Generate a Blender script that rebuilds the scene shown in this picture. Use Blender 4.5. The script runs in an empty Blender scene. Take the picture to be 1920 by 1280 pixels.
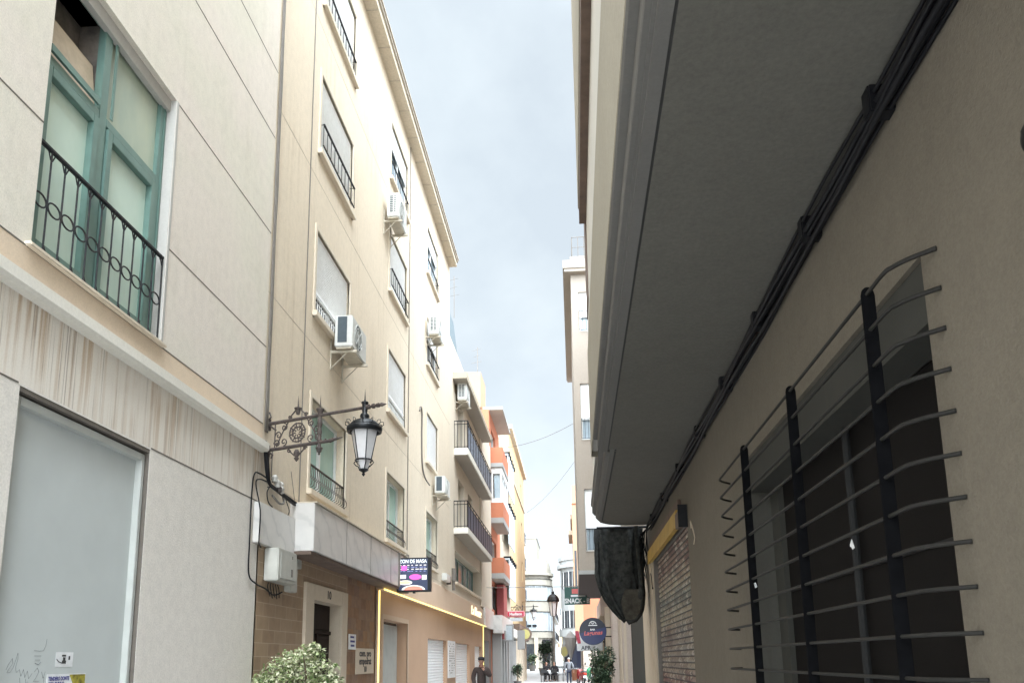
import bpy, bmesh, math, random
from mathutils import Vector, Matrix
random.seed(7)
R = math.radians
SC = bpy.context.scene
COL = SC.collection

# ------------------------------------------------------------------ camera
cam_data = bpy.data.cameras.new('camera')
cam = bpy.data.objects.new('camera', cam_data)
COL.objects.link(cam)
cam_data.sensor_width = 36.0
cam_data.sensor_fit = 'HORIZONTAL'
cam_data.lens = 36.0 * 1499.88 / 1920.0
cam_data.shift_x = 0.0
cam_data.shift_y = 315.0 / 1920.0
cam_data.clip_start = 0.05
cam_data.clip_end = 1500
cam.matrix_world = Matrix(((0.99681391, 0.02892648, 0.07433225, 0.0),
                           (0.07839628, -0.18357796, -0.97987405, 0.0),
                           (-0.01469855, 0.98257946, -0.1852608, 1.6),
                           (0, 0, 0, 1)))
SC.camera = cam
SC.render.resolution_x = 1024
SC.render.resolution_y = 682

# ------------------------------------------------------------------ light
SUN_EL, SUN_AZ = 58.0, 162.0       # azimuth measured clockwise from +Y (down the street)
world = bpy.data.worlds.new("World")
SC.world = world
world.use_nodes = True
wn = world.node_tree.nodes; wl = world.node_tree.links
wn.clear()
w_out = wn.new('ShaderNodeOutputWorld')
w_bg = wn.new('ShaderNodeBackground')
w_sky = wn.new('ShaderNodeTexSky')
w_sky.sky_type = 'NISHITA'
w_sky.sun_disc = False
w_sky.sun_elevation = R(SUN_EL)
w_sky.sun_rotation = R(SUN_AZ)
w_sky.air_density = 1.0
w_sky.dust_density = 1.5
w_tc = wn.new('ShaderNodeTexCoord')
# clouds: two octaves of noise stretched along the street
w_map = wn.new('ShaderNodeMapping'); w_map.inputs['Scale'].default_value = (2.6, 1.2, 3.4)
w_map.inputs['Rotation'].default_value = (0.2, 0.5, 0.4)
w_n = wn.new('ShaderNodeTexNoise'); w_n.inputs['Scale'].default_value = 1.7
w_n.inputs['Detail'].default_value = 7; w_n.inputs['Roughness'].default_value = 0.52
w_r = wn.new('ShaderNodeValToRGB')
w_r.color_ramp.elements[0].position = 0.38; w_r.color_ramp.elements[0].color = (0.82, 0.82, 0.82, 1)
w_r.color_ramp.elements[1].position = 0.60; w_r.color_ramp.elements[1].color = (1, 1, 1, 1)
w_mix = wn.new('ShaderNodeMixRGB'); w_mix.blend_type = 'MIX'
CLOUD = (6.7, 7.5, 8.1, 1)
w_mix.inputs['Color2'].default_value = CLOUD
wl.new(w_tc.outputs['Generated'], w_map.inputs['Vector'])
wl.new(w_map.outputs['Vector'], w_n.inputs['Vector'])
wl.new(w_n.outputs['Fac'], w_r.inputs['Fac'])
wl.new(w_r.outputs['Color'], w_mix.inputs['Fac'])
wl.new(w_sky.outputs['Color'], w_mix.inputs['Color1'])
# thin cloud is brighter round the hidden sun: a broad lobe about the sun's direction
sd = Vector((math.sin(R(SUN_AZ)) * math.cos(R(SUN_EL)), math.cos(R(SUN_AZ)) * math.cos(R(SUN_EL)), math.sin(R(SUN_EL))))
w_dot = wn.new('ShaderNodeVectorMath'); w_dot.operation = 'DOT_PRODUCT'
w_nrm = wn.new('ShaderNodeVectorMath'); w_nrm.operation = 'NORMALIZE'
wl.new(w_tc.outputs['Generated'], w_nrm.inputs[0])
wl.new(w_nrm.outputs['Vector'], w_dot.inputs[0]); w_dot.inputs[1].default_value = sd
w_mr = wn.new('ShaderNodeMapRange'); w_mr.interpolation_type = 'SMOOTHSTEP'; w_mr.inputs['From Min'].default_value = 0.18; w_mr.inputs['From Max'].default_value = 1.0
w_mr.inputs['To Min'].default_value = 1.0; w_mr.inputs['To Max'].default_value = 12.5
wl.new(w_dot.outputs['Value'], w_mr.inputs['Value'])
w_sep = wn.new('ShaderNodeSeparateXYZ'); wl.new(w_nrm.outputs['Vector'], w_sep.inputs[0])
w_hz = wn.new('ShaderNodeMapRange'); w_hz.interpolation_type = 'SMOOTHSTEP'
w_hz.inputs['From Min'].default_value = 0.02; w_hz.inputs['From Max'].default_value = 0.42
w_hz.inputs['To Min'].default_value = 1.28; w_hz.inputs['To Max'].default_value = 1.0
wl.new(w_sep.outputs['Z'], w_hz.inputs['Value'])
w_h2 = wn.new('ShaderNodeMath'); w_h2.operation = 'MULTIPLY'
wl.new(w_hz.outputs['Result'], w_h2.inputs[0]); wl.new(w_mr.outputs['Result'], w_h2.inputs[1])
w_mul = wn.new('ShaderNodeVectorMath'); w_mul.operation = 'SCALE'
wl.new(w_mix.outputs['Color'], w_mul.inputs[0]); wl.new(w_h2.outputs[0], w_mul.inputs['Scale'])
wl.new(w_mul.outputs['Vector'], w_bg.inputs['Color'])
w_bg.inputs['Strength'].default_value = 0.046
wl.new(w_bg.outputs['Background'], w_out.inputs['Surface'])

sun_d = bpy.data.lights.new('sun', 'SUN')
sun_d.energy = 0.5; sun_d.angle = R(30); sun_d.color = (1.0, 0.95, 0.87)
sun = bpy.data.objects.new('sun', sun_d); COL.objects.link(sun)
sun.rotation_euler = sd.to_track_quat('Z', 'Y').to_euler()
sun.location = (10, -10, 40)

SC.view_settings.view_transform = 'Standard'
SC.view_settings.look = 'None'
SC.view_settings.exposure = 1.45
SC.view_settings.gamma = 1.0
SC.cycles.max_bounces = 8
SC.cycles.diffuse_bounces = 5

# ------------------------------------------------------------------ materials
def S(n, name):
    return n.inputs[name]

def base_mat(name):
    m = bpy.data.materials.new(name); m.use_nodes = True
    nt = m.node_tree
    return m, nt, nt.nodes['Principled BSDF']

def ramp(nt, fac, stops):
    r = nt.nodes.new('ShaderNodeValToRGB')
    el = r.color_ramp.elements
    while len(el) < len(stops): el.new(0.5)
    for e, (p, c) in zip(el, stops):
        e.position = p; e.color = (*c, 1) if len(c) == 3 else c
    nt.links.new(fac, r.inputs['Fac'])
    return r.outputs['Color']

def noise(nt, scale, detail=4, rough=0.55, stretch=(1, 1, 1), coord=None):
    tc = nt.nodes.new('ShaderNodeNewGeometry')
    mp = nt.nodes.new('ShaderNodeMapping'); mp.inputs['Scale'].default_value = stretch
    nt.links.new(coord if coord else tc.outputs['Position'], mp.inputs['Vector'])
    n = nt.nodes.new('ShaderNodeTexNoise')
    n.inputs['Scale'].default_value = scale; n.inputs['Detail'].default_value = detail; n.inputs['Roughness'].default_value = rough
    nt.links.new(mp.outputs['Vector'], n.inputs['Vector'])
    return n.outputs['Fac']

def mixc(nt, fac, a, b, mode='MIX'):
    m = nt.nodes.new('ShaderNodeMixRGB'); m.blend_type = mode
    if isinstance(fac, (int, float)): m.inputs['Fac'].default_value = fac
    else: nt.links.new(fac, m.inputs['Fac'])
    for k, v in (('Color1', a), ('Color2', b)):
        if isinstance(v, tuple): m.inputs[k].default_value = (*v, 1)
        else: nt.links.new(v, m.inputs[k])
    return m.outputs['Color']

def bump(nt, bsdf, height, strength, dist=0.01):
    b = nt.nodes.new('ShaderNodeBump'); b.inputs['Strength'].default_value = strength
    b.inputs['Distance'].default_value = dist
    nt.links.new(height, b.inputs['Height']); nt.links.new(b.outputs['Normal'], bsdf.inputs['Normal'])

def dk(c, k): return tuple(x * k for x in c)

def plaster(name, col, grime=0.25, streak=0.25, grain=60, bumps=0.4, rough=0.9, stain=(0.32, 0.24, 0.15), drift=0.86, tint=None):
    """painted render: broad colour drift, rain streaks running down, and a sandy grain"""
    m, nt, b = base_mat(name)
    big = noise(nt, 0.55, 5, 0.6)
    c = mixc(nt, ramp(nt, big, [(0.3, (0, 0, 0)), (0.75, (1, 1, 1))]), dk(col, 1.0), dk(col, drift))
    if tint: c = mixc(nt, ramp(nt, noise(nt, 0.6, 3, 0.5, (1, 1, 1.4)), [(0.42, (0, 0, 0)), (0.58, (1, 1, 1))]), c, tint)
    st = noise(nt, 1.0, 5, 0.65, (7, 7, 0.22))
    st2 = noise(nt, 0.8, 3, 0.5)
    sm = nt.nodes.new('ShaderNodeMath'); sm.operation = 'MULTIPLY'
    a1 = ramp(nt, st, [(0.48, (0, 0, 0)), (0.75, (1, 1, 1))]); a2 = ramp(nt, st2, [(0.4, (0, 0, 0)), (0.7, (1, 1, 1))])
    nt.links.new(a1, sm.inputs[0]); nt.links.new(a2, sm.inputs[1])
    sm2 = nt.nodes.new('ShaderNodeMath'); sm2.operation = 'MULTIPLY'; sm2.inputs[1].default_value = streak
    nt.links.new(sm.outputs[0], sm2.inputs[0])
    c = mixc(nt, sm2.outputs[0], c, stain)
    fine = noise(nt, grain, 3, 0.7)
    med = noise(nt, 9, 5, 0.7)
    c = mixc(nt, grime, c, mixc(nt, ramp(nt, fine, [(0.35, (0, 0, 0)), (0.65, (1, 1, 1))]), dk(col, 0.72), dk(col, 1.08)))
    c = mixc(nt, 0.35 * grime, c, ramp(nt, med, [(0.35, dk(col, 0.55)), (0.6, col)]))
    nt.links.new(c, b.inputs['Base Color']); b.inputs['Roughness'].default_value = rough
    b.inputs['Specular IOR Level'].default_value = 0.25
    bump(nt, b, fine, bumps, 0.006)
    return m

def paint(name, col, rough=0.5, metal=0.0, var=0.15, scale=12, bumps=0.0, spec=0.5):
    m, nt, b = base_mat(name)
    n = noise(nt, scale, 4, 0.6)
    c = ramp(nt, n, [(0.3, dk(col, 1 - var)), (0.7, dk(col, 1 + var * 0.4))])
    nt.links.new(c, b.inputs['Base Color'])
    b.inputs['Roughness'].default_value = rough; b.inputs['Metallic'].default_value = metal
    b.inputs['Specular IOR Level'].default_value = spec
    if bumps: bump(nt, b, n, bumps, 0.004)
    return m

def rusty(name, col, rust=(0.13, 0.09, 0.07), amt=0.5):
    m, nt, b = base_mat(name)
    n = noise(nt, 25, 5, 0.7)
    c = mixc(nt, ramp(nt, n, [(0.55 - amt * 0.2, (0, 0, 0)), (0.75, (1, 1, 1))]), col, rust)
    nt.links.new(c, b.inputs['Base Color']); b.inputs['Roughness'].default_value = 0.65; b.inputs['Specular IOR Level'].default_value = 0.2
    bump(nt, b, n, 0.3, 0.003)
    return m

def emit(name, col, strength):
    m, nt, b = base_mat(name)
    b.inputs['Base Color'].default_value = (*col, 1)
    b.inputs['Emission Color'].default_value = (*col, 1); b.inputs['Emission Strength'].default_value = strength
    return m

def yz_coord(nt, swap=False):
    g = nt.nodes.new('ShaderNodeNewGeometry'); s = nt.nodes.new('ShaderNodeSeparateXYZ'); c = nt.nodes.new('ShaderNodeCombineXYZ')
    nt.links.new(g.outputs['Position'], s.inputs[0])
    nt.links.new(s.outputs['Y' if not swap else 'X'], c.inputs[0]); nt.links.new(s.outputs['Z'], c.inputs[1])
    return c.outputs[0]

def brick(name, cols, mortar, w, h, msize, rough=0.6, bumps=0.3):
    m, nt, b = base_mat(name)
    t = nt.nodes.new('ShaderNodeTexBrick')
    nt.links.new(yz_coord(nt), t.inputs['Vector'])
    t.inputs['Scale'].default_value = 1.0; t.inputs['Mortar Size'].default_value = msize
    t.inputs['Brick Width'].default_value = w; t.inputs['Row Height'].default_value = h
    t.inputs['Color1'].default_value = (0, 0, 0, 1); t.inputs['Color2'].default_value = (1, 1, 1, 1); t.inputs['Mortar'].default_value = (0.5, 0.5, 0.5, 1)
    n = len(cols)
    c = ramp(nt, t.outputs['Color'], [(i / (n - 1) if n > 1 else 0, cols[i]) for i in range(n)])
    nn = noise(nt, 6, 4, 0.6)
    c = mixc(nt, 0.35, c, ramp(nt, nn, [(0.3, dk(cols[0], 0.6)), (0.7, dk(cols[-1], 1.2))]))
    c = mixc(nt, t.outputs['Fac'], c, mortar)
    nt.links.new(c, b.inputs['Base Color']); b.inputs['Roughness'].default_value = rough
    return m

def mixv(a, b): return tuple((x + y) / 2 for x, y in zip(a, b))
def marble(name, a, v):
    m, nt, b = base_mat(name)
    w = nt.nodes.new('ShaderNodeTexWave'); w.inputs['Scale'].default_value = 1.1; w.inputs['Distortion'].default_value = 5
    w.inputs['Detail'].default_value = 5; w.inputs['Detail Scale'].default_value = 2.2; w.bands_direction = 'DIAGONAL'
    g = nt.nodes.new('ShaderNodeNewGeometry'); nt.links.new(g.outputs['Position'], w.inputs['Vector'])
    c = ramp(nt, w.outputs['Fac'], [(0.0, mixv(v, a)), (0.12, a), (1.0, dk(a, 1.04))])
    n = noise(nt, 3, 5, 0.6)
    c = mixc(nt, 0.35, c, ramp(nt, n, [(0.3, v), (0.65, a)]))
    nt.links.new(c, b.inputs['Base Color']); b.inputs['Roughness'].default_value = 0.35
    return m

def stained_panel(name, col):
    """pale cladding with brown rain streaks washed down from the ledge above it"""
    m, nt, b = base_mat(name)
    g = nt.nodes.new('ShaderNodeNewGeometry'); s = nt.nodes.new('ShaderNodeSeparateXYZ'); nt.links.new(g.outputs['Position'], s.inputs[0])
    a = noise(nt, 1.0, 6, 0.65, (11, 11, 0.3)); a2 = noise(nt, 1.0, 4, 0.6, (1.3, 1.3, 0.6))
    a3 = noise(nt, 1.0, 3, 0.7, (38, 38, 0.35))
    mr = nt.nodes.new('ShaderNodeMapRange'); mr.inputs['From Min'].default_value = 3.5; mr.inputs['From Max'].default_value = 4.25
    nt.links.new(s.outputs['Z'], mr.inputs['Value'])
    def mul(x, y):
        q = nt.nodes.new('ShaderNodeMath'); q.operation = 'MULTIPLY'; nt.links.new(x, q.inputs[0]); nt.links.new(y, q.inputs[1]); return q.outputs[0]
    f = mul(ramp(nt, a, [(0.47, (0, 0, 0)), (0.58, (1, 1, 1))]), ramp(nt, a2, [(0.42, (0.12, 0.12, 0.12)), (0.56, (1, 1, 1))]))
    f = mul(f, ramp(nt, mr.outputs[0], [(0.0, (0.35, 0.35, 0.35)), (1.0, (1, 1, 1))]))
    c = mixc(nt, f, col, (0.50, 0.355, 0.225))
    f2 = mul(ramp(nt, a3, [(0.55, (0, 0, 0)), (0.63, (1, 1, 1))]), ramp(nt, a2, [(0.42, (0, 0, 0)), (0.58, (0.8, 0.8, 0.8))]))
    c = mixc(nt, f2, c, (0.24, 0.17, 0.115))
    fine = noise(nt, 60, 3, 0.7)
    c = mixc(nt, 0.2, c, ramp(nt, fine, [(0.35, dk(col, 0.7)), (0.65, dk(col, 1.05))]))
    nt.links.new(c, b.inputs['Base Color']); b.inputs['Roughness'].default_value = 0.9
    bump(nt, b, fine, 0.35, 0.006)
    return m

def sticker_slats(name):
    """roller shutter slats covered with faded stickers and paint"""
    m, nt, b = base_mat(name)
    co = yz_coord(nt)
    t = nt.nodes.new('ShaderNodeTexBrick'); nt.links.new(co, t.inputs['Vector'])
    t.inputs['Scale'].default_value = 1; t.inputs['Mortar Size'].default_value = 0.0
    t.inputs['Brick Width'].default_value = 1.1; t.inputs['Row Height'].default_value = 0.2; t.offset = 0.37; t.offset_frequency = 3; t.squash = 0.6; t.squash_frequency = 2
    t.inputs['Color1'].default_value = (0, 0, 0, 1); t.inputs['Color2'].default_value = (1, 1, 1, 1)
    cols = ramp(nt, t.outputs['Color'], [(0.0, (0.10, 0.035, 0.03)), (0.3, (0.22, 0.17, 0.14)), (0.5, (0.42, 0.36, 0.27)), (0.62, (0.09, 0.07, 0.07)), (0.8, (0.46, 0.41, 0.33)), (1.0, (0.14, 0.16, 0.16))])
    g = nt.nodes.new('ShaderNodeNewGeometry'); s = nt.nodes.new('ShaderNodeSeparateXYZ'); nt.links.new(g.outputs['Position'], s.inputs[0])
    mr = nt.nodes.new('ShaderNodeMapRange'); mr.inputs['From Min'].default_value = 0.9; mr.inputs['From Max'].default_value = 3.5
    nt.links.new(s.outputs['Z'], mr.inputs['Value'])
    n = noise(nt, 1.6, 4, 0.6, (1, 0.8, 1.5))
    ad = nt.nodes.new('ShaderNodeMath'); ad.operation = 'MULTIPLY_ADD'; ad.inputs[1].default_value = 0.22; ad.use_clamp = True
    sb = nt.nodes.new('ShaderNodeMath'); sb.operation = 'SUBTRACT'; sb.inputs[1].default_value = 0.5; nt.links.new(n, sb.inputs[0])
    nt.links.new(sb.outputs[0], ad.inputs[0]); nt.links.new(mr.outputs[0], ad.inputs[2])
    bands = ramp(nt, ad.outputs[0], [(0.02, (0.15, 0.045, 0.045)), (0.12, (0.17, 0.05, 0.05)), (0.2, (0.30, 0.25, 0.20)), (0.42, (0.15, 0.12, 0.12)), (0.56, (0.38, 0.32, 0.22)), (0.68, (0.10, 0.14, 0.14)), (0.76, (0.44, 0.38, 0.26)), (0.88, (0.15, 0.05, 0.04)), (1.0, (0.12, 0.04, 0.035))])
    c = mixc(nt, 0.62, cols, bands)
    n2 = noise(nt, 3.2, 5, 0.65, (1, 1, 1.6))
    c = mixc(nt, ramp(nt, n2, [(0.53, (0, 0, 0)), (0.57, (0.75, 0.75, 0.75))]), c, (0.47, 0.42, 0.35))
    n3 = noise(nt, 7, 5, 0.7, (1, 1.2, 1.8))
    c = mixc(nt, ramp(nt, n3, [(0.56, (0, 0, 0)), (0.60, (0.85, 0.85, 0.85))]), c, (0.06, 0.045, 0.045))
    # dark line at every slat joint
    wv = nt.nodes.new('ShaderNodeMath'); wv.operation = 'MULTIPLY_ADD'; wv.inputs[1].default_value = 10.0; wv.inputs[2].default_value = -0.2
    nt.links.new(s.outputs['Z'], wv.inputs[0])
    fr = nt.nodes.new('ShaderNodeMath'); fr.operation = 'FRACT'; nt.links.new(wv.outputs[0], fr.inputs[0])
    c = mixc(nt, ramp(nt, fr.outputs[0], [(0.0, (1, 1, 1)), (0.16, (1, 1, 1)), (0.24, (0, 0, 0)), (1.0, (0, 0, 0))]), c, (0.03, 0.025, 0.025))
    nt.links.new(c, b.inputs['Base Color']); b.inputs['Roughness'].default_value = 0.7
    return m

def paving(name):
    m, nt, b = base_mat(name)
    g = nt.nodes.new('ShaderNodeNewGeometry')
    t = nt.nodes.new('ShaderNodeTexBrick'); nt.links.new(g.outputs['Position'], t.inputs['Vector'])
    t.inputs['Scale'].default_value = 1; t.inputs['Brick Width'].default_value = 0.6; t.inputs['Row Height'].default_value = 0.4
    t.inputs['Mortar Size'].default_value = 0.008
    t.inputs['Color1'].default_value = (0.36, 0.36, 0.36, 1); t.inputs['Color2'].default_value = (0.44, 0.44, 0.44, 1); t.inputs['Mortar'].default_value = (0.22, 0.21, 0.2, 1)
    n = noise(nt, 1.2, 6, 0.65)
    c = mixc(nt, 0.35, t.outputs['Color'], ramp(nt, n, [(0.3, (0.28, 0.27, 0.26)), (0.7, (0.6, 0.59, 0.57))]))
    nt.links.new(c, b.inputs['Base Color']); b.inputs['Roughness'].default_value = 0.65
    return m

def glass_pane(name, top, bot, z0, z1, rough=0.12):
    """window pane with a pale curtain behind it"""
    m, nt, b = base_mat(name)
    n = noise(nt, 2.5, 4, 0.6, (1, 1, 0.5))
    c = ramp(nt, n, [(0.3, bot), (0.7, top)])
    nt.links.new(c, b.inputs['Base Color']); b.inputs['Roughness'].default_value = rough
    b.inputs['Specular IOR Level'].default_value = 0.6
    return m

M = {}
M['cladding'] = plaster('cladding', (0.765, 0.715, 0.615), 0.45, 0.35, 70, 0.6, tint=(0.77, 0.675, 0.62))
M['cladding_ochre'] = plaster('cladding_ochre', (0.72, 0.58, 0.44), 0.3, 0.18, 70, 0.4)
M['cladding_grey'] = plaster('cladding_grey', (0.81, 0.755, 0.685), 0.5, 0.2, 55, 0.6)
M['stained'] = stained_panel('stained', (0.76, 0.70, 0.62))
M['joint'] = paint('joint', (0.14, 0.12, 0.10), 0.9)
M['jamb'] = plaster('jamb', (0.50, 0.48, 0.45), 0.2, 0.2, 40, 0.2)
M['ledge'] = plaster('ledge', (0.80, 0.76, 0.68), 0.25, 0.2, 40, 0.2)
M['beige'] = plaster('beige', (0.735, 0.63, 0.495), 0.45, 1.0, 60, 0.4, stain=(0.38, 0.28, 0.18))
M['surround'] = plaster('surround', (0.71, 0.62, 0.50), 0.2, 0.3, 60, 0.2)
M['eave'] = plaster('eave', (0.62, 0.54, 0.43), 0.4, 0.2, 20, 0.4)
M['eave_edge'] = paint('eave_edge', (0.46, 0.40, 0.33), 0.8)
M['teal'] = paint('teal', (0.15, 0.245, 0.215), 0.35, 0.2, 0.15, 5)
M['white_alu'] = paint('white_alu', (0.72, 0.72, 0.70), 0.4, 0, 0.08)
M['silver'] = paint('silver', (0.50, 0.51, 0.48), 0.5, 0.1, 0.12, 3)
M['door_panel'] = paint('door_panel', (0.53, 0.555, 0.54), 0.75, 0.0, 0.06, 1.6, spec=0.2)
M['shutter_white'] = paint('shutter_white', (0.92, 0.93, 0.93), 0.55, 0, 0.08)
M['iron'] = rusty('iron', (0.022, 0.024, 0.027), (0.07, 0.05, 0.045), 0.3)
M['iron_brown'] = rusty('iron_brown', (0.06, 0.05, 0.047), (0.13, 0.10, 0.085), 0.7)
M['lamp_black'] = paint('lamp_black', (0.008, 0.009, 0.011), 0.4, 0.0, 0.2, spec=0.35)
M['grille_iron'] = paint('grille_iron', (0.007, 0.007, 0.008), 0.9, 0.0, 0.4, 14, 0.1, spec=0.05)
M['grille_rod'] = rusty('grille_rod', (0.026, 0.025, 0.022), (0.035, 0.03, 0.03), 0.6)
M['pane_green'] = glass_pane('pane_green', (0.56, 0.68, 0.58), (0.48, 0.60, 0.52), 0, 1, 0.35)
M['pane_olive'] = glass_pane('pane_olive', (0.45, 0.50, 0.38), (0.33, 0.40, 0.33), 0, 1, 0.3)
M['pane_mint'] = glass_pane('pane_mint', (0.40, 0.58, 0.50), (0.28, 0.46, 0.40), 0, 1, 0.2)
M['pane_dark'] = glass_pane('pane_dark', (0.06, 0.065, 0.07), (0.02, 0.022, 0.026), 0, 1, 0.08)
M['pane_sky'] = glass_pane('pane_sky', (0.42, 0.50, 0.55), (0.25, 0.31, 0.36), 0, 1, 0.1)
M['dark_room'] = paint('dark_room', (0.012, 0.012, 0.014), 0.9)
M['blind'] = paint('blind', (0.50, 0.40, 0.29), 0.7)
M['dim_room'] = paint('dim_room', (0.26, 0.22, 0.19), 0.9, 0, 0.7, 4)
M['marble'] = marble('marble', (0.64, 0.61, 0.575), (0.40, 0.39, 0.375))
M['tile_brown'] = brick('tile_brown', [(0.27, 0.175, 0.105), (0.33, 0.23, 0.145), (0.38, 0.27, 0.17), (0.30, 0.20, 0.125)], (0.46, 0.36, 0.26), 0.42, 0.17, 0.004)
M['tile_rust'] = brick('tile_rust', [(0.16, 0.075, 0.035), (0.30, 0.15, 0.055), (0.20, 0.11, 0.07), (0.27, 0.17, 0.10)], (0.20, 0.13, 0.08), 0.33, 0.2, 0.003)
M['limestone'] = plaster('limestone', (0.60, 0.50, 0.385), 0.3, 0.15, 60, 0.2)
M['wood_dark'] = paint('wood_dark', (0.022, 0.012, 0.009), 0.6, spec=0.15)
M['meter_box'] = paint('meter_box', (0.50, 0.49, 0.44), 0.45, 0, 0.15, 5)
M['cable'] = paint('cable', (0.009, 0.009, 0.011), 0.55, 0, 0.4, spec=0.25)
M['cable_grey'] = paint('cable_grey', (0.17, 0.15, 0.13), 0.6)
M['ceramic'] = paint('ceramic', (0.60, 0.57, 0.52), 0.4, 0, 0.3)
M['shop_tan'] = plaster('shop_tan', (0.56, 0.37, 0.25), 0.12, 0.05, 60, 0.1)
M['shop_fascia'] = plaster('shop_fascia', (0.60, 0.44, 0.32), 0.12, 0.05, 60, 0.1)
M['led'] = emit('led', (1.0, 0.80, 0.24), 0.85)
M['letter'] = emit('letter', (1.0, 0.84, 0.56), 0.38)
M['ac_white'] = paint('ac_white', (0.60, 0.60, 0.57), 0.4, 0, 0.1)
M['ac_grille'] = paint('ac_grille', (0.05, 0.07, 0.085), 0.5)
M['ac_bracket'] = paint('ac_bracket', (0.50, 0.45, 0.36), 0.6)
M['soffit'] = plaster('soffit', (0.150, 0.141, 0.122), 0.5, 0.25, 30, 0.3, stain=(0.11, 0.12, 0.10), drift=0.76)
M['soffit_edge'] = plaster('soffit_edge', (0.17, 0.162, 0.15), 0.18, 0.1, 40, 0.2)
M['groove'] = paint('groove', (0.045, 0.043, 0.040), 0.9)
M['stone_band'] = plaster('stone_band', (0.36, 0.32, 0.25), 0.45, 0.3, 45, 0.4)
M['r_white'] = plaster('r_white', (0.62, 0.585, 0.53), 0.15, 0.3, 45, 0.2)
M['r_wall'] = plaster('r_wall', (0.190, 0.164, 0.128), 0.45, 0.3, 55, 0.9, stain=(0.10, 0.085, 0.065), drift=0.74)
M['screen'] = paint('screen', (0.014, 0.012, 0.011), 0.95, 0, 0.25, 90, spec=0.1)
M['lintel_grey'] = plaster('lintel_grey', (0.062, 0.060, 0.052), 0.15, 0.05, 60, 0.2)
M['frame_dark'] = paint('frame_dark', (0.028, 0.028, 0.028), 0.8, spec=0.2)
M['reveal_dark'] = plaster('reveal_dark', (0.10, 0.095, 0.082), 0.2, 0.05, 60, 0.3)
M['sticker_slats'] = sticker_slats('sticker_slats')
M['yellow'] = paint('yellow', (0.52, 0.33, 0.075), 0.6, 0, 0.2, 3)
M['brown'] = paint('brown', (0.15, 0.10, 0.075), 0.7, 0, 0.3, 5)
M['net'] = paint('net', (0.050, 0.051, 0.048), 1.0, 0, 0.55, 9, 0.4, spec=0.02)
M['net_pale'] = paint('net_pale', (0.075, 0.068, 0.056), 1.0, 0, 0.4, 9, 0.4, spec=0.02)
M['paving'] = paving('paving')
M['rfar_wall'] = plaster('rfar_wall', (0.34, 0.295, 0.25), 0.2, 0.35, 20, 0.2)
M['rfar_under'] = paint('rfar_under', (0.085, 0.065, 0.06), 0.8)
M['pink_stone'] = plaster('pink_stone', (0.52, 0.43, 0.37), 0.3, 0.4, 20, 0.2)
M['cream'] = plaster('cream', (0.52, 0.455, 0.36), 0.2, 0.2, 20, 0.2)
M['orange'] = plaster('orange', (0.50, 0.19, 0.11), 0.15, 0.1, 20, 0.2, stain=(0.3, 0.1, 0.06))
M['peach'] = plaster('peach', (0.46, 0.29, 0.185), 0.15, 0.2, 20, 0.2)
M['yellow_wall'] = plaster('yellow_wall', (0.52, 0.395, 0.23), 0.15, 0.25, 20, 0.2)
M['white_wall'] = plaster('white_wall', (0.36, 0.36, 0.35), 0.15, 0.15, 20, 0.2)
M['gallery'] = paint('gallery', (0.31, 0.335, 0.35), 0.5, 0, 0.15, 1.5)
M['cream_far'] = plaster('cream_far', (0.31, 0.285, 0.24), 0.3, 0.3, 10, 0.2)
M['red_panel'] = paint('red_panel', (0.32, 0.06, 0.06), 0.6)
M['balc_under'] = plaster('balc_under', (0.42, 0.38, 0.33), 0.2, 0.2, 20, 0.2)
M['blue_mesh'] = paint('blue_mesh', (0.055, 0.075, 0.12), 0.6, 0, 0.4, 20)
M['blue_pattern'] = paint('blue_pattern', (0.20, 0.23, 0.29), 0.6, 0, 0.8, 9)
M['awning_grey'] = paint('awning_grey', (0.50, 0.55, 0.58), 0.6)
M['roof_slate'] = paint('roof_slate', (0.16, 0.20, 0.22), 0.6)
M['skin'] = paint('skin', (0.42, 0.23, 0.16), 0.5)
M['cloth_black'] = paint('cloth_black', (0.018, 0.015, 0.018), 0.85, 0, 0.4, 30)
M['cloth_brown'] = paint('cloth_brown', (0.045, 0.030, 0.027), 0.85, 0, 0.4, 30)
M['cloth_grey'] = paint('cloth_grey', (0.17, 0.175, 0.19), 0.85, 0, 0.3, 30)
M['cloth_navy'] = paint('cloth_navy', (0.022, 0.026, 0.045), 0.85, 0, 0.3, 30)
M['cloth_white'] = paint('cloth_white', (0.75, 0.75, 0.75), 0.8)
M['cloth_red'] = paint('cloth_red', (0.14, 0.03, 0.03), 0.8)
M['hair_dark'] = paint('hair_dark', (0.015, 0.012, 0.01), 0.7)
M['hair_white'] = paint('hair_white', (0.62, 0.60, 0.56), 0.7)
M['rubber'] = paint('rubber', (0.015, 0.015, 0.016), 0.8)
M['scooter_red'] = paint('scooter_red', (0.20, 0.02, 0.02), 0.25)
M['scooter_green'] = paint('scooter_green', (0.03, 0.22, 0.10), 0.3)
M['scooter_black'] = paint('scooter_black', (0.02, 0.02, 0.022), 0.35)
M['tail_red'] = paint('tail_red', (0.75, 0.06, 0.03), 0.15)
M['chrome'] = paint('chrome', (0.5, 0.5, 0.5), 0.2, 0.9)
M['terracotta'] = paint('terracotta', (0.36, 0.16, 0.09), 0.8)
M['pot_grey'] = paint('pot_grey', (0.16, 0.15, 0.14), 0.7)
M['soil'] = paint('soil', (0.05, 0.035, 0.025), 0.95)
M['bark'] = paint('bark', (0.16, 0.12, 0.08), 0.9, 0, 0.4, 30)
M['leaf_a'] = paint('leaf_a', (0.13, 0.20, 0.06), 0.45, 0, 0.3, 15)
M['leaf_b'] = paint('leaf_b', (0.36, 0.42, 0.20), 0.45, 0, 0.3, 15)
M['leaf_c'] = paint('leaf_c', (0.62, 0.62, 0.42), 0.45, 0, 0.2, 15)
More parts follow.
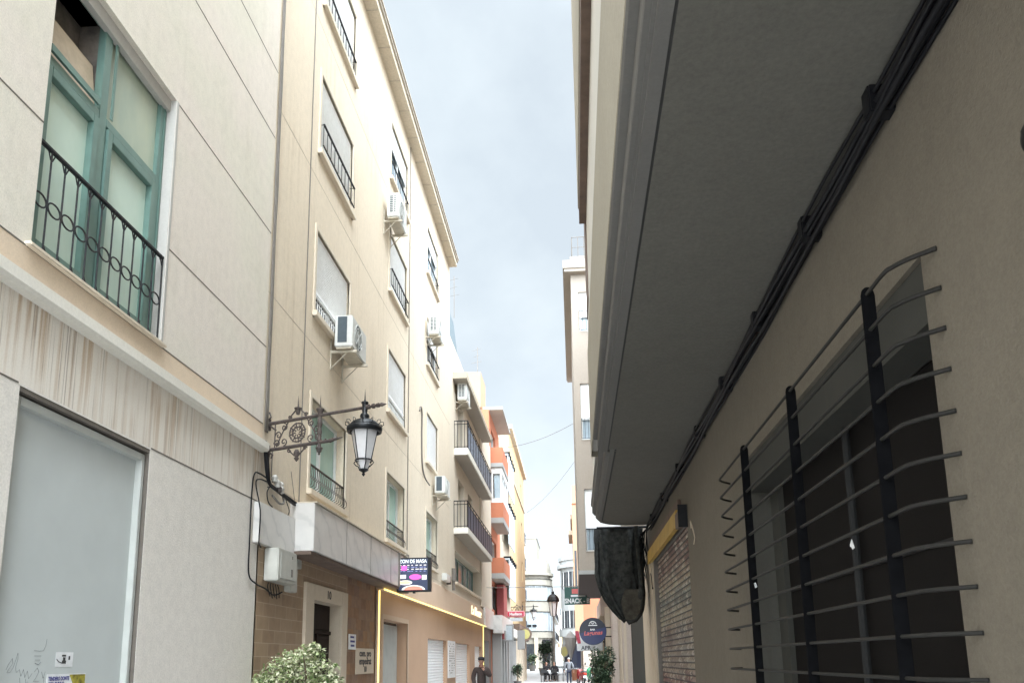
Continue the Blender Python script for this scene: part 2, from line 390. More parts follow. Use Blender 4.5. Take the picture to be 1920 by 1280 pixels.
M['leaf_d'] = paint('leaf_d', (0.030, 0.055, 0.028), 0.4, 0, 0.4, 15)
M['leaf_e'] = paint('leaf_e', (0.055, 0.10, 0.050), 0.4, 0, 0.4, 15)
M['leaf_f'] = paint('leaf_f', (0.14, 0.20, 0.11), 0.4, 0, 0.3, 15)
M['sign_navy'] = paint('sign_navy', (0.006, 0.008, 0.022), 0.3)
M['sign_blue'] = paint('sign_blue', (0.010, 0.018, 0.085), 0.3)
M['sign_green'] = paint('sign_green', (0.02, 0.09, 0.075), 0.4)
M['sign_red'] = paint('sign_red', (0.50, 0.03, 0.07), 0.3)
M['sign_pink'] = paint('sign_pink', (0.80, 0.38, 0.42), 0.3)
M['sign_white'] = paint('sign_white', (0.78, 0.78, 0.78), 0.4)
M['sign_script'] = paint('sign_script', (0.60, 0.13, 0.12), 0.4)
M['sign_yellow'] = paint('sign_yellow', (0.42, 0.38, 0.14), 0.4)
M['ink'] = paint('ink', (0.03, 0.028, 0.03), 0.7)
M['ink_blue'] = paint('ink_blue', (0.05, 0.05, 0.22), 0.7)
M['scratch'] = paint('scratch', (0.22, 0.235, 0.235), 0.8)
M['photo_olive'] = paint('photo_olive', (0.42, 0.36, 0.05), 0.5, 0, 0.8, 25)
M['lamp_glass'] = paint('lamp_glass', (0.62, 0.60, 0.60), 0.25, 0, 0.08)
M['scr_dark'] = emit('scr_dark', (0.03, 0.04, 0.08), 0.36)
M['scr_blue'] = emit('scr_blue', (0.18, 0.20, 0.40), 0.36)
M['scr_white'] = emit('scr_white', (0.85, 0.92, 0.95), 0.36)
M['scr_pink'] = emit('scr_pink', (0.75, 0.10, 0.42), 0.36)
M['scr_bread'] = emit('scr_bread', (0.85, 0.60, 0.30), 0.36)
M['scr_red'] = emit('scr_red', (0.85, 0.22, 0.16), 0.36)
M['scr_plate'] = emit('scr_plate', (0.75, 0.70, 0.65), 0.36)

# ------------------------------------------------------------------ mesh helpers
class MB:
    def __init__(self): self.v = []; self.f = []; self.m = []; self.k = 0
    def mat(self, k): self.k = k; return self
    def add(self, vs, fs):
        o = len(self.v); self.v += [tuple(p) for p in vs]
        for f in fs: self.f.append([i + o for i in f]); self.m.append(self.k)
        return self
    def quad(self, a, b, c, d): return self.add([a, b, c, d], [(0, 1, 2, 3)])
    def box(self, x0, x1, y0, y1, z0, z1):
        vs = [(x, y, z) for z in (z0, z1) for y in (y0, y1) for x in (x0, x1)]
        return self.add(vs, [(0, 2, 3, 1), (4, 5, 7, 6), (0, 1, 5, 4), (2, 6, 7, 3), (0, 4, 6, 2), (1, 3, 7, 5)])
    def obox(self, c, a, b, d):
        c, a, b, d = map(Vector, (c, a, b, d))
        vs = [c + i * a + j * b + k * d for k in (-1, 1) for j in (-1, 1) for i in (-1, 1)]
        return self.add(vs, [(0, 2, 3, 1), (4, 5, 7, 6), (0, 1, 5, 4), (2, 6, 7, 3), (0, 4, 6, 2), (1, 3, 7, 5)])
    def fbox(self, F, u0, u1, v0, v1, w0, w1):
        vs = [F.p(u, v, w) for w in (w0, w1) for v in (v0, v1) for u in (u0, u1)]
        return self.add(vs, [(0, 2, 3, 1), (4, 5, 7, 6), (0, 1, 5, 4), (2, 6, 7, 3), (0, 4, 6, 2), (1, 3, 7, 5)])
    def tube(self, pts, r, n=6, closed=False, caps=True):
        pts = [Vector(p) for p in pts]; N = len(pts)
        rs = r if isinstance(r, (list, tuple)) else [r] * N
        rings = []
        prev = None
        for i, p in enumerate(pts):
            if closed: t = pts[(i + 1) % N] - pts[i - 1]
            else: t = (pts[min(i + 1, N - 1)] - pts[max(i - 1, 0)])
            t.normalize()
            if prev is None:
                a = t.cross(Vector((0, 0, 1)))
                if a.length < 0.05: a = t.cross(Vector((1, 0, 0)))
                a.normalize()
            else:
                a = prev - t * prev.dot(t)
                if a.length < 1e-4: a = t.cross(Vector((1, 0, 0)))
                a.normalize()
            prev = a; b = t.cross(a)
            rings.append([p + (a * math.cos(2 * math.pi * k / n) + b * math.sin(2 * math.pi * k / n)) * rs[i] for k in range(n)])
        vs = [q for ring in rings for q in ring]; fs = []
        for i in range(N if closed else N - 1):
            j = (i + 1) % N
            for k in range(n):
                k2 = (k + 1) % n
                fs.append((i * n + k, i * n + k2, j * n + k2, j * n + k))
        if not closed and caps:
            fs.append(tuple(range(n))[::-1]); fs.append(tuple((N - 1) * n + k for k in range(n)))
        return self.add(vs, fs)
    def lathe(self, c, prof, n=16, rot=0.0, caps=True):
        vs = []; fs = []
        for (r, z) in prof:
            for k in range(n):
                a = rot + 2 * math.pi * k / n
                vs.append((c[0] + r * math.cos(a), c[1] + r * math.sin(a), c[2] + z))
        for i in range(len(prof) - 1):
            for k in range(n):
                k2 = (k + 1) % n
                fs.append((i * n + k, i * n + k2, (i + 1) * n + k2, (i + 1) * n + k))
        if caps:
            fs.append(tuple(range(n))[::-1]); fs.append(tuple((len(prof) - 1) * n + k for k in range(n)))
        return self.add(vs, fs)
    def prism(self, poly, ext):
        poly = [Vector(p) for p in poly]; ext = Vector(ext); n = len(poly)
        vs = poly + [p + ext for p in poly]
        fs = [tuple(range(n))[::-1], tuple(range(n, 2 * n))] + [(i, (i + 1) % n, n + (i + 1) % n, n + i) for i in range(n)]
        return self.add(vs, fs)
    def loft(self, rings, closed=True, caps=False):
        n = len(rings[0]); vs = [p for r in rings for p in r]; fs = []
        for i in range(len(rings) - 1):
            for k in range(n if closed else n - 1):
                k2 = (k + 1) % n
                fs.append((i * n + k, i * n + k2, (i + 1) * n + k2, (i + 1) * n + k))
        if caps: fs.append(tuple(range(n))[::-1]); fs.append(tuple((len(rings) - 1) * n + k for k in range(n)))
        return self.add(vs, fs)
    def build(self, name, mats, parent=None, smooth=False, bevel=0.0):
        if not isinstance(mats, (list, tuple)): mats = [mats]
        off = Vector((0, 0, 0))
        p = parent
        while p is not None: off += p.location; p = p.parent
        me = bpy.data.meshes.new(name)
        me.from_pydata([tuple(Vector(q) - off) for q in self.v], [], self.f)
        for m_ in mats: me.materials.append(M[m_] if isinstance(m_, str) else m_)
        for p_, k in zip(me.polygons, self.m):
            p_.material_index = k; p_.use_smooth = smooth
        bm = bmesh.new(); bm.from_mesh(me); bmesh.ops.recalc_face_normals(bm, faces=bm.faces)
        if bevel > 0:
            bmesh.ops.bevel(bm, geom=[e for e in bm.edges if len(e.link_faces) == 2 and e.calc_face_angle(0) > 0.5], offset=bevel, segments=2, affect='EDGES', clamp_overlap=True)
        bm.to_mesh(me); bm.free()
        o = bpy.data.objects.new(name, me); COL.objects.link(o)
        if parent: o.parent = parent
        return o

class Frame:
    """a facade: u runs along it, v is up, w is out towards the street"""
    def __init__(self, o, U, N): self.o = Vector(o); self.U = Vector(U).normalized(); self.N = Vector(N).normalized()
    def p(self, u, v, w=0.0): return self.o + self.U * u + self.N * w + Vector((0, 0, v))

def thing(name, label, cat, loc=(0, 0, 0), group=None):
    o = bpy.data.objects.new(name, None); COL.objects.link(o); o.location = loc
    o.empty_display_size = 0.2
    return tag(o, label, cat, group)
def tag(o, label=None, cat=None, group=None, kind=None):
    if label: o['label'] = label
    if cat: o['category'] = cat
    if group: o['group'] = group
    if kind: o['kind'] = kind
    return o
def place(o, loc):
    """give a one-mesh thing its origin at its base"""
    loc = Vector(loc); o.data.transform(Matrix.Translation(-loc)); o.location = loc; return o
def dup(root, loc, rotz=None, scale=None, label=None):
    r = root.copy(); COL.objects.link(r); r.location = loc
    if rotz is not None: r.rotation_euler = (0, 0, rotz)
    if scale is not None: r.scale = (scale,) * 3
    if label: r['label'] = label
    for ch in list(root.children):
        c = ch.copy(); COL.objects.link(c); c.parent = r
        for g in ch.children:
            d = g.copy(); COL.objects.link(d); d.parent = c
    return r

def text_part(name, body, size, org, U, V, mat, parent=None, sx=1.0, extrude=0.004, align='CENTER', shear=0.0, offset=0.0):
    cu = bpy.data.curves.new('lettering', 'FONT'); cu.body = body; cu.size = size; cu.align_x = align; cu.align_y = 'CENTER'
    cu.extrude = extrude; cu.shear = shear; cu.offset = offset; cu.resolution_u = 3
    ob = bpy.data.objects.new('lettering', cu); COL.objects.link(ob)
    dg = bpy.context.evaluated_depsgraph_get(); dg.update()
    me = bpy.data.meshes.new_from_object(ob.evaluated_get(dg)); me.name = name
    bpy.data.objects.remove(ob)
    U = Vector(U).normalized(); V = Vector(V).normalized(); N = U.cross(V)
    mt = Matrix(((U.x * sx, V.x, N.x, org[0]), (U.y * sx, V.y, N.y, org[1]), (U.z * sx, V.z, N.z, org[2]), (0, 0, 0, 1)))
    off = Vector((0, 0, 0)); p = parent
    while p is not None: off += p.location; p = p.parent
    me.transform(Matrix.Translation(-off) @ mt)
    me.materials.clear(); me.materials.append(M[mat])
    for p_ in me.polygons: p_.material_index = 0
    o = bpy.data.objects.new(name, me); COL.objects.link(o)
    if parent: o.parent = parent
    return o

def wall_grid(mb, F, u0, u1, v0, v1, holes, depth=0.2, w=0.0):
    us = sorted({u0, u1, *[h[0] for h in holes], *[h[1] for h in holes]}); us = [u for u in us if u0 <= u <= u1]
    vs = sorted({v0, v1, *[h[2] for h in holes], *[h[3] for h in holes]}); vs = [v for v in vs if v0 <= v <= v1]
    for i in range(len(us) - 1):
        for j in range(len(vs) - 1):
            uc = (us[i] + us[i + 1]) / 2; vc = (vs[j] + vs[j + 1]) / 2
            if any(h[0] < uc < h[1] and h[2] < vc < h[3] for h in holes): continue
            mb.quad(F.p(us[i], vs[j], w), F.p(us[i + 1], vs[j], w), F.p(us[i + 1], vs[j + 1], w), F.p(us[i], vs[j + 1], w))
    for h in holes:
        a, b, c, d = h[:4]; dd = h[4] if len(h) > 4 else depth
        mb.quad(F.p(a, c, w), F.p(a, d, w), F.p(a, d, w - dd), F.p(a, c, w - dd))
        mb.quad(F.p(b, c, w), F.p(b, d, w), F.p(b, d, w - dd), F.p(b, c, w - dd))
        mb.quad(F.p(a, d, w), F.p(b, d, w), F.p(b, d, w - dd), F.p(a, d, w - dd))
        mb.quad(F.p(a, c, w), F.p(b, c, w), F.p(b, c, w - dd), F.p(a, c, w - dd))

def shell(mb, F, u0, u1, v0, v1, back=8.0):
    """the rest of the building's body: ends, rear and roof"""
    mb.quad(F.p(u0, v0, 0), F.p(u0, v1, 0), F.p(u0, v1, -back), F.p(u0, v0, -back))
    mb.quad(F.p(u1, v0, 0), F.p(u1, v1, 0), F.p(u1, v1, -back), F.p(u1, v0, -back))
    mb.quad(F.p(u0, v0, -back), F.p(u1, v0, -back), F.p(u1, v1, -back), F.p(u0, v1, -back))
    mb.quad(F.p(u0, v1, 0), F.p(u1, v1, 0), F.p(u1, v1, -back), F.p(u0, v1, -back))

def ring_bars(mb, F, a, b, d0, w): pass

def belly_rail(F, u0, u1, v0, v1, w0, parent, n=None, belly=0.0, step=0.11, r=0.007, mat='iron', name='railing', scroll=False):
    mb = MB(); n = n or max(3, int((u1 - u0) / step))
    mb.fbox(F, u0, u1, v1 - 0.012, v1 + 0.006, w0 - 0.016, w0 + 0.016)
    mb.fbox(F, u0, u1, v0, v0 + 0.012, w0 - 0.012, w0 + 0.012)
    for i in range(n + 1):
        u = u0 + (u1 - u0) * i / n
        if belly > 0:
            pts = [F.p(u, v1, w0), F.p(u, v0 + (v1 - v0) * 0.55, w0 + belly * 0.25), F.p(u, v0 + (v1 - v0) * 0.3, w0 + belly), F.p(u, v0 + (v1 - v0) * 0.12, w0 + belly * 0.9), F.p(u, v0 + 0.01, w0)]
        else: pts = [F.p(u, v1, w0), F.p(u, v0, w0)]
        mb.tube(pts, r, 5)
        if scroll and i < n:
            uc = u + (u1 - u0) / n / 2; vm = (v0 + v1) / 2; rr = (u1 - u0) / n * 0.42
            mb.tube([F.p(uc + rr * math.cos(t), vm + rr * 1.6 * math.sin(t), w0) for t in [k * math.pi / 5 for k in range(10)]], r * 0.9, 4, closed=True)
    for u in (u0 + 0.02, u1 - 0.02):
        mb.tube([F.p(u, v1, w0), F.p(u, v1, w0 - 0.14)], r, 5)
    return mb.build(name, mat, parent)

def window(parent, F, u0, u1, v0, v1, depth=0.2, glass='pane_dark', frame='white_alu', cover=0.0, surround=0.1, sill=True, mull=1, rail=None, sur_mat='surround', label=None, box=False, proud=0.035):
    """pane (the window) with frame, surround, sill, shutter and railing as its sub-parts"""
    w = MB(); w.fbox(F, u0, u1, v0, v1, -depth - 0.02, -depth)
    win = w.build('window', glass, parent)
    if label: win['label'] = label
    fr = MB(); t = 0.05; wd = -depth + 0.004
    fr.fbox(F, u0, u0 + t, v0, v1, wd - 0.002, wd + 0.04); fr.fbox(F, u1 - t, u1, v0, v1, wd - 0.002, wd + 0.04)
    fr.fbox(F, u0 + t, u1 - t, v0, v0 + t, wd - 0.002, wd + 0.04); fr.fbox(F, u0 + t, u1 - t, v1 - t, v1, wd - 0.002, wd + 0.04)
    for i in range(1, mull + 1):
        uc = u0 + (u1 - u0) * i / (mull + 1); fr.fbox(F, uc - 0.035, uc + 0.035, v0 + t, v1 - t, wd - 0.002, wd + 0.045)
    fr.build('window_frame', frame, win)
    if surround > 0:
        s = MB(); g = surround; pr = proud
        s.fbox(F, u0 - g, u0, v0 - g, v1 + g, -0.03, pr); s.fbox(F, u1, u1 + g, v0 - g, v1 + g, -0.03, pr)
        s.fbox(F, u0, u1, v1, v1 + g, -0.03, pr)
        s.build('window_surround', sur_mat, win, bevel=0.006)
    if sill:
        s = MB(); s.fbox(F, u0 - (surround - 0.003 if surround else 0.05), u1 + (surround - 0.003 if surround else 0.05), v0 - 0.09, v0 - 0.002, -0.02, proud + 0.055)
        s.build('window_sill', sur_mat, win, bevel=0.006)
    if cover > 0:
        s = MB(); hb = v1 - (v1 - v0) * cover; z = v1; k = 0
        while z - 0.045 > hb:
            s.prism([F.p(u0 + t * 0.6, z, -depth + 0.062), F.p(u0 + t * 0.6, z - 0.022, -depth + 0.072), F.p(u0 + t * 0.6, z - 0.043, -depth + 0.062), F.p(u0 + t * 0.6, z - 0.043, -depth + 0.052), F.p(u0 + t * 0.6, z, -depth + 0.052)], F.U * (u1 - u0 - 1.2 * t)); z -= 0.045
        s.fbox(F, u0 + t * 0.6, u1 - t * 0.6, z - 0.05, z - 0.002, -depth + 0.05, -depth + 0.075)
        s.build('roller_shutter', 'shutter_white', win)
    if rail: belly_rail(F, u0 + 0.01, u1 - 0.01, v0 + rail.get('b', 0.03), v0 + rail['h'], rail.get('w', 0.02), win, step=rail.get('step', 0.11), belly=rail.get('belly', 0), scroll=rail.get('scroll', False), mat=rail.get('mat', 'iron'))
    return win

def leaves(mb, c, rad, n, size, mats=3, clumps=None, droop=0.4, hollow=0.5):
    c = Vector(c); cl = clumps or []
    for _ in range(n):
        if cl:
            cc, cr = random.choice(cl); cc = Vector(cc)
        else: cc, cr = Vector((0, 0, 0)), 1.0
        d = Vector((random.gauss(0, 1), random.gauss(0, 1), random.gauss(0, 1))).normalized() * (hollow + (1 - hollow) * random.random()) * cr
        q = c + Vector(((cc.x + d.x) * rad[0], (cc.y + d.y) * rad[1], (cc.z + d.z) * rad[2]))
        ax = Vector((random.gauss(0, 1), random.gauss(0, 1), random.gauss(0, 0.6) - droop)).normalized()
        nn = Vector((random.gauss(0, 0.6), random.gauss(0, 0.6), 1)).normalized()
        sd_ = ax.cross(nn).normalized(); s = size * random.uniform(0.6, 1.25)
        nn2 = sd_.cross(ax)
        mb.mat(random.randrange(mats))
        mb.add([q, q + ax * s * 0.45 + sd_ * s * 0.26 + nn2 * s * 0.07, q + ax * s, q + ax * s * 0.45 - sd_ * s * 0.26 + nn2 * s * 0.07], [(0, 1, 2), (0, 2, 3)])
    mb.mat(0)

def gz(y): return max(0.0, (y - 45.0)) * 0.012

# ------------------------------------------------------------------ ground
g = MB()
ys = [-60, -10, 45, 60, 80, 100, 130, 170, 900]
for i in range(len(ys) - 1):
    a, b = ys[i], ys[i + 1]; za, zb = gz(min(a, 170)), gz(min(b, 170))
    g.quad((-400, a, za), (400, a, za), (400, b, zb), (-400, b, zb))
tag(g.build('street_paving', 'paving'), kind='structure')

# ------------------------------------------------------------------ left, first building (stone cladding)
FL = Frame((-4, 0, 0), (0, 1, 0), (1, 0, 0))
b1 = thing('building', 'stone-clad building with a grey door and green french window, nearest on the left', 'building', (-4, 3, 0))
H1 = 17.0
w = MB()
wall_grid(w, FL, -6, 9.8, 4.43, H1, [(5.25, 7.16, 4.72, 7.41, 0.17)], 0.17)
shell(w, FL, -6, 9.8, 0, H1)
w.build('wall', 'cladding', b1)
w = MB(); wall_grid(w, FL, -6, 9.8, 0, 3.648, [(5.29, 7.12, 0, 3.632, 0.14)], 0.14); w.build('ground_floor_wall', 'cladding_grey', b1)
w = MB(); w.fbox(FL, -6, 9.8, 3.648, 4.30, -0.15, 0.0); w.build('stained_band', 'stained', b1)
w = MB(); w.fbox(FL, -6, 9.8, 4.432, 4.69, -0.1, 0.004)
w.build('sill_band', 'cladding_ochre', b1)
w = MB(); w.prism([FL.p(-6, 4.30, 0.0), FL.p(-6, 4.31, 0.075), FL.p(-6, 4.335, 0.10), FL.p(-6, 4.425, 0.10), FL.p(-6, 4.45, 0.0)], (0, 15.81, 0)); w.build('ledge', 'ledge', b1)
w = MB()
for z in (5.755, 7.40, 8.85, 9.89, 11.3, 12.7, 14.2):
    for (a, b) in ([(-6, 5.25), (7.20, 9.8)] if z < 7.3 else [(-6, 9.8)] if z > 7.45 else [(-6, 5.0), (7.18, 9.8)]):
        w.fbox(FL, a, b, z - 0.006, z + 0.006, 0.0, 0.0025)
w.fbox(FL, -6, 9.8, 4.685, 4.698, 0.002, 0.0065)
w.fbox(FL, -6, 5.27, 3.64, 3.654, 0.001, 0.003); w.fbox(FL, 7.13, 9.8, 3.64, 3.654, 0.001, 0.003)
w.build('panel_joint', 'joint', b1)
# french window with teal frame
w = MB(); w.fbox(FL, 5.25, 7.16, 4.72, 7.41, -0.42, -0.40); w.fbox(FL, 6.12, 6.14, 6.48, 7.41, -0.40, -0.172); win1 = w.build('window', 'dim_room', b1)
win1['label'] = 'tall green-framed french window with its top left light tipped open'
T = 'teal'; D0, D1 = -0.17, -0.10
w = MB()
w.fbox(FL, 5.25, 5.31, 4.72, 7.41, D0, D1); w.fbox(FL, 7.04, 7.16, 4.72, 7.41, D0, D1)
w.fbox(FL, 5.31, 7.04, 7.33, 7.41, D0, D1); w.fbox(FL, 5.31, 7.04, 4.72, 4.77, D0, D1)
w.fbox(FL, 6.06, 6.17, 4.77, 7.33, D0, D1); w.fbox(FL, 5.31, 6.06, 6.40, 6.48, D0, D1); w.fbox(FL, 6.17, 7.04, 6.40, 6.48, D0, D1)
for (a, b) in ((5.33, 6.045), (6.185, 7.02)):
    w.fbox(FL, a, a + 0.075, 4.79, 6.385, D0 + 0.02, D1 + 0.018); w.fbox(FL, b - 0.075, b, 4.79, 6.385, D0 + 0.02, D1 + 0.018)
    w.fbox(FL, a + 0.075, b - 0.075, 4.79, 4.87, D0 + 0.02, D1 + 0.018); w.fbox(FL, a + 0.075, b - 0.075, 6.30, 6.385, D0 + 0.02, D1 + 0.018)
w.fbox(FL, 7.105, 7.118, 4.72, 7.33, D1, D1 + 0.012); w.fbox(FL, 6.21, 6.25, 6.5, 7.31, D1, D1 + 0.012)
w.build('window_frame', T, win1, bevel=0.004)
w = MB(); w.fbox(FL, 5.40, 5.975, 4.865, 6.305, -0.15, -0.14); w.build('pane', 'pane_green', win1)
w = MB(); w.fbox(FL, 6.255, 6.95, 4.865, 6.305, -0.15, -0.14); w.build('pane', 'pane_green', win1)
w = MB(); w.fbox(FL, 6.17, 7.04, 6.48, 7.33, -0.15, -0.14); w.build('pane', 'pane_olive', win1)
w = MB(); w.prism([FL.p(5.32, 6.49, -0.16), FL.p(5.32, 6.49, -0.145), FL.p(5.32, 6.93, -0.20), FL.p(5.32, 6.93, -0.23)], (0, 0.735, 0)); w.build('blind', 'blind', win1)
w = MB(); w.fbox(FL, 5.36, 6.02, 6.50, 6.56, -0.10, -0.075); w.build('open_light', T, win1)
w = MB(); w.fbox(FL, 5.18, 7.20, 4.688, 4.722, -0.16, 0.055); w.build('window_sill', 'surround', win1, bevel=0.008)
w = MB(); w.fbox(FL, 7.153, 7.1595, 4.72, 7.41, -0.10, -0.002); w.fbox(FL, 7.1615, 7.20, 4.72, 7.41, -0.165, 0.006); w.fbox(FL, 5.25, 7.158, 7.28, 7.412, -0.12, -0.06); w.build('window_surround', 'jamb', win1)  # liner over the far reveal, coloured darker to offset the light on it
# railing with rings
w = MB(); W = -0.02; u0, u1 = 5.235, 7.13
w.fbox(FL, u0, u1, 5.605, 5.625, W - 0.018, W + 0.018)
n = 11; st = (u1 - u0) / n
for i in range(n + 1):
    u = u0 + st * i
    w.tube([FL.p(u, 5.61, W), FL.p(u, 4.74, W)], 0.0075, 6)
    if i < n:
        w.tube([FL.p(u + st * 0.5, 5.608, W), FL.p(u + st * 0.22, 5.59, W), FL.p(u + st * 0.05, 5.53, W)], 0.006, 5)
        w.tube([FL.p(u + st * 0.5, 5.608, W), FL.p(u + st * 0.78, 5.59, W), FL.p(u + st * 0.95, 5.53, W)], 0.006, 5)
        w.tube([FL.p(u + st * 0.45, 4.735, W), FL.p(u + st * 0.2, 4.755, W), FL.p(u + st * 0.03, 4.81, W)], 0.006, 5)
        uc = u + st * 0.5
        w.tube([FL.p(uc + (st * 0.5 - 0.009) * math.cos(t), 5.146 + 0.055 * math.sin(t), W) for t in [k * math.pi / 8 for k in range(16)]], 0.0075, 6, closed=True)
for u in (u0, u1): w.tube([FL.p(u, 5.61, W), FL.p(u, 5.61, -0.05)], 0.008, 5); w.tube([FL.p(u, 4.75, W), FL.p(u, 4.75, -0.05)], 0.008, 5)
w.build('railing', 'iron', win1)
# grey door
w = MB(); w.fbox(FL, 5.36, 7.05, 0.02, 3.51, -0.125, -0.095)
door = w.build('door', 'door_panel', b1); door['label'] = 'tall flat grey metal door with scribbles'
w = MB(); w.fbox(FL, 5.29, 5.36, 0.02, 3.575, -0.13, -0.035); w.fbox(FL, 7.05, 7.10, 0.02, 3.575, -0.13, -0.035); w.fbox(FL, 5.36, 7.05, 3.51, 3.575, -0.13, -0.035)
w.build('door_frame', 'silver', door, bevel=0.004)
w = MB(); w.fbox(FL, 7.1155, 7.1195, 0.0, 3.63, -0.135, -0.003); w.fbox(FL, 5.29, 7.1155, 3.5955, 3.6315, -0.135, -0.004); w.build('door_shade_strip', 'joint', door)  # dark strips painted for shade beside and above the door frame
w = MB(); ww = -0.094
def scr(pts, r=0.0016): w.tube([FL.p(5.57 + (p[0] - 5.40) * 1.1, p[1] + 0.07, ww) for p in pts], r, 4)
scr([(5.40, 1.52), (5.42, 1.56), (5.45, 1.60), (5.46, 1.565), (5.43, 1.53), (5.41, 1.50), (5.44, 1.50), (5.47, 1.54), (5.50, 1.64), (5.505, 1.60), (5.49, 1.54), (5.50, 1.50), (5.53, 1.52)])
scr([(5.53, 1.52), (5.55, 1.47), (5.57, 1.52), (5.59, 1.46), (5.61, 1.51), (5.63, 1.45), (5.66, 1.49)])
scr([(5.54, 1.46), (5.55, 1.40)]); scr([(5.60, 1.45), (5.605, 1.39), (5.62, 1.43)])
scr([(5.68, 1.50), (5.71, 1.53), (5.73, 1.50), (5.70, 1.45), (5.68, 1.43), (5.74, 1.43)]); scr([(5.76, 1.50), (5.78, 1.45), (5.80, 1.50)]); scr([(5.79, 1.46), (5.79, 1.40)])
scr([(5.66, 1.66), (5.72, 1.655), (5.76, 1.66), (5.78, 1.70), (5.785, 1.75)]); scr([(5.67, 1.62), (5.74, 1.62)]); scr([(5.68, 1.59), (5.73, 1.59)]); scr([(5.68, 1.565), (5.72, 1.555), (5.74, 1.575)], 0.003)
w.build('scribble', 'scratch', door)
# stickers on the door: flat things pasted on it
w = MB(); w.fbox(FL, 6.12, 6.34, 1.605, 1.72, -0.0945, -0.0925)
stk = w.build('sticker', 'sign_white'); place(stk, FL.p(6.2, 1.605, -0.093)); tag(stk, 'small torn black and white sticker on the grey metal door', 'sticker')
w = MB(); w.fbox(FL, 6.20, 6.25, 1.63, 1.655, -0.0925, -0.091); w.fbox(FL, 6.21, 6.24, 1.655, 1.68, -0.0925, -0.091); w.fbox(FL, 6.195, 6.245, 1.686, 1.70, -0.0925, -0.091); w.tube([FL.p(6.13, 1.665, -0.092), FL.p(6.16, 1.645, -0.092), FL.p(6.20, 1.635, -0.092)], 0.004, 4); w.fbox(FL, 6.28, 6.30, 1.66, 1.69, -0.0925, -0.091)
w.build('sticker_print', 'ink', stk)
w = MB(); w.fbox(FL, 6.03, 6.53, 1.23, 1.55, -0.0945, -0.0925)
pst = w.build('poster', 'sign_white'); place(pst, FL.p(6.28, 1.23, -0.093)); tag(pst, 'white leaflet with blue lettering and a yellow picture corner pasted low on the grey door', 'poster')
w = MB(); w.prism([FL.p(6.31, 1.543, -0.0915), FL.p(6.525, 1.543, -0.0915), FL.p(6.525, 1.24, -0.0915), FL.p(6.42, 1.24, -0.0915), FL.p(6.38, 1.43, -0.0915), FL.p(6.35, 1.49, -0.0915)], (-0.0008, 0, 0)); w.build('picture', 'photo_olive', pst)
text_part('lettering', 'TENDERO DONTE', 0.042, FL.p(6.05, 1.513, -0.0912), (0, 1, 0), (0, 0, 1), 'ink_blue', pst, align='LEFT', extrude=0.0005, sx=0.75, offset=0.0015)
text_part('lettering', 'CON TURINO', 0.042, FL.p(6.05, 1.472, -0.0912), (0, 1, 0), (0, 0, 1), 'ink_blue', pst, align='LEFT', extrude=0.0005, sx=0.75, offset=0.0015)

# ------------------------------------------------------------------ left, second building (beige, four rows of windows)
b2 = thing('building', 'four-storey beige plaster building with rows of white shuttered windows beside the wall lantern', 'building', (-4, 18, 0))
rows = [(4.22, 5.68), (7.10, 8.52), (9.95, 11.37), (12.76, 14.2)]
cols = [(11.67, 13.57), (16.70, 18.55), (21.35, 23.15)]
holes = [(a, b, z0, z1, 0.2 if z0 < 5 else 0.10) for (a, b) in cols for (z0, z1) in rows]
H2 = 15.08; Y2a, Y2b = 9.8, 25.6
w = MB(); wall_grid(w, FL, Y2a, Y2b, 3.12, H2 + 0.5, holes); shell(w, FL, Y2a, Y2b, 0, H2 + 0.5, 9); w.build('wall', 'beige', b2)
w = MB(); w.fbox(FL, Y2a + 0.01, Y2b - 0.05, H2 - 0.02, H2 + 0.13, -0.2, 0.27); w.build('eave', 'eave', b2)
w = MB(); w.fbox(FL, Y2a + 0.005, Y2b - 0.045, H2 + 0.13, H2 + 0.2, -0.2, 0.31); w.fbox(FL, Y2a + 0.005, Y2b - 0.045, H2 + 0.2, H2 + 0.24, -0.2, 0.34)
for k in range(15): w.fbox(FL, Y2a + 0.3 + k * 1.05, Y2a + 0.325 + k * 1.05, H2 - 0.03, H2 + 0.13, 0.0, 0.275)
w.build('eave_edge', 'eave_edge', b2)
w = MB()
for z in (3.95, 6.55, 9.4, 12.25):
    w.fbox(FL, Y2a, Y2b, z - 0.004, z + 0.004, 0.0, 0.0025)
w.build('panel_joint', 'eave_edge', b2)
w = MB(); w.tube([FL.p(11.25, H2, 0.01), FL.p(11.25, 3.9, 0.01)], 0.009, 5); w.build('wall_cable', 'cable_grey', b2)
w = MB(); w.tube([FL.p(18.9, H2, 0.012), FL.p(18.9, 3.9, 0.012)], 0.012, 5); w.build('wall_cable', 'cable_grey', b2)
covers = {(0, 0): 0, (0, 1): 0.70, (0, 2): 0.86, (0, 3): 0.85, (1, 0): 0, (1, 1): 0.70, (1, 2): 0.85, (1, 3): 0.35, (2, 0): 0, (2, 1): 1.0, (2, 2): 0.4, (2, 3): 0.3}
for ci, (a, b) in enumerate(cols):
    for ri, (z0, z1) in enumerate(rows):
        cv = covers[(ci, ri)]
        if ri == 0: rl = dict(h=0.42, w=-0.02, belly=0.07, mat='iron_brown')
        elif ri == 1: rl = dict(h=0.33, w=-0.03, scroll=True, mat='white_alu') if ci < 2 else None
        elif ri == 2: rl = dict(h=0.5, w=0.06, b=0.10, step=0.2)
        else: rl = dict(h=0.42, w=0.03, step=0.17)
        window(b2, FL, a, b, z0, z1, 0.2 if ri == 0 else 0.10, glass=('pane_mint' if ri == 0 else 'pane_sky' if (ci, ri) in ((1, 3), (2, 3)) else 'pane_dark'), cover=cv, rail=rl, mull=1, surround=0.09, proud=0.022)
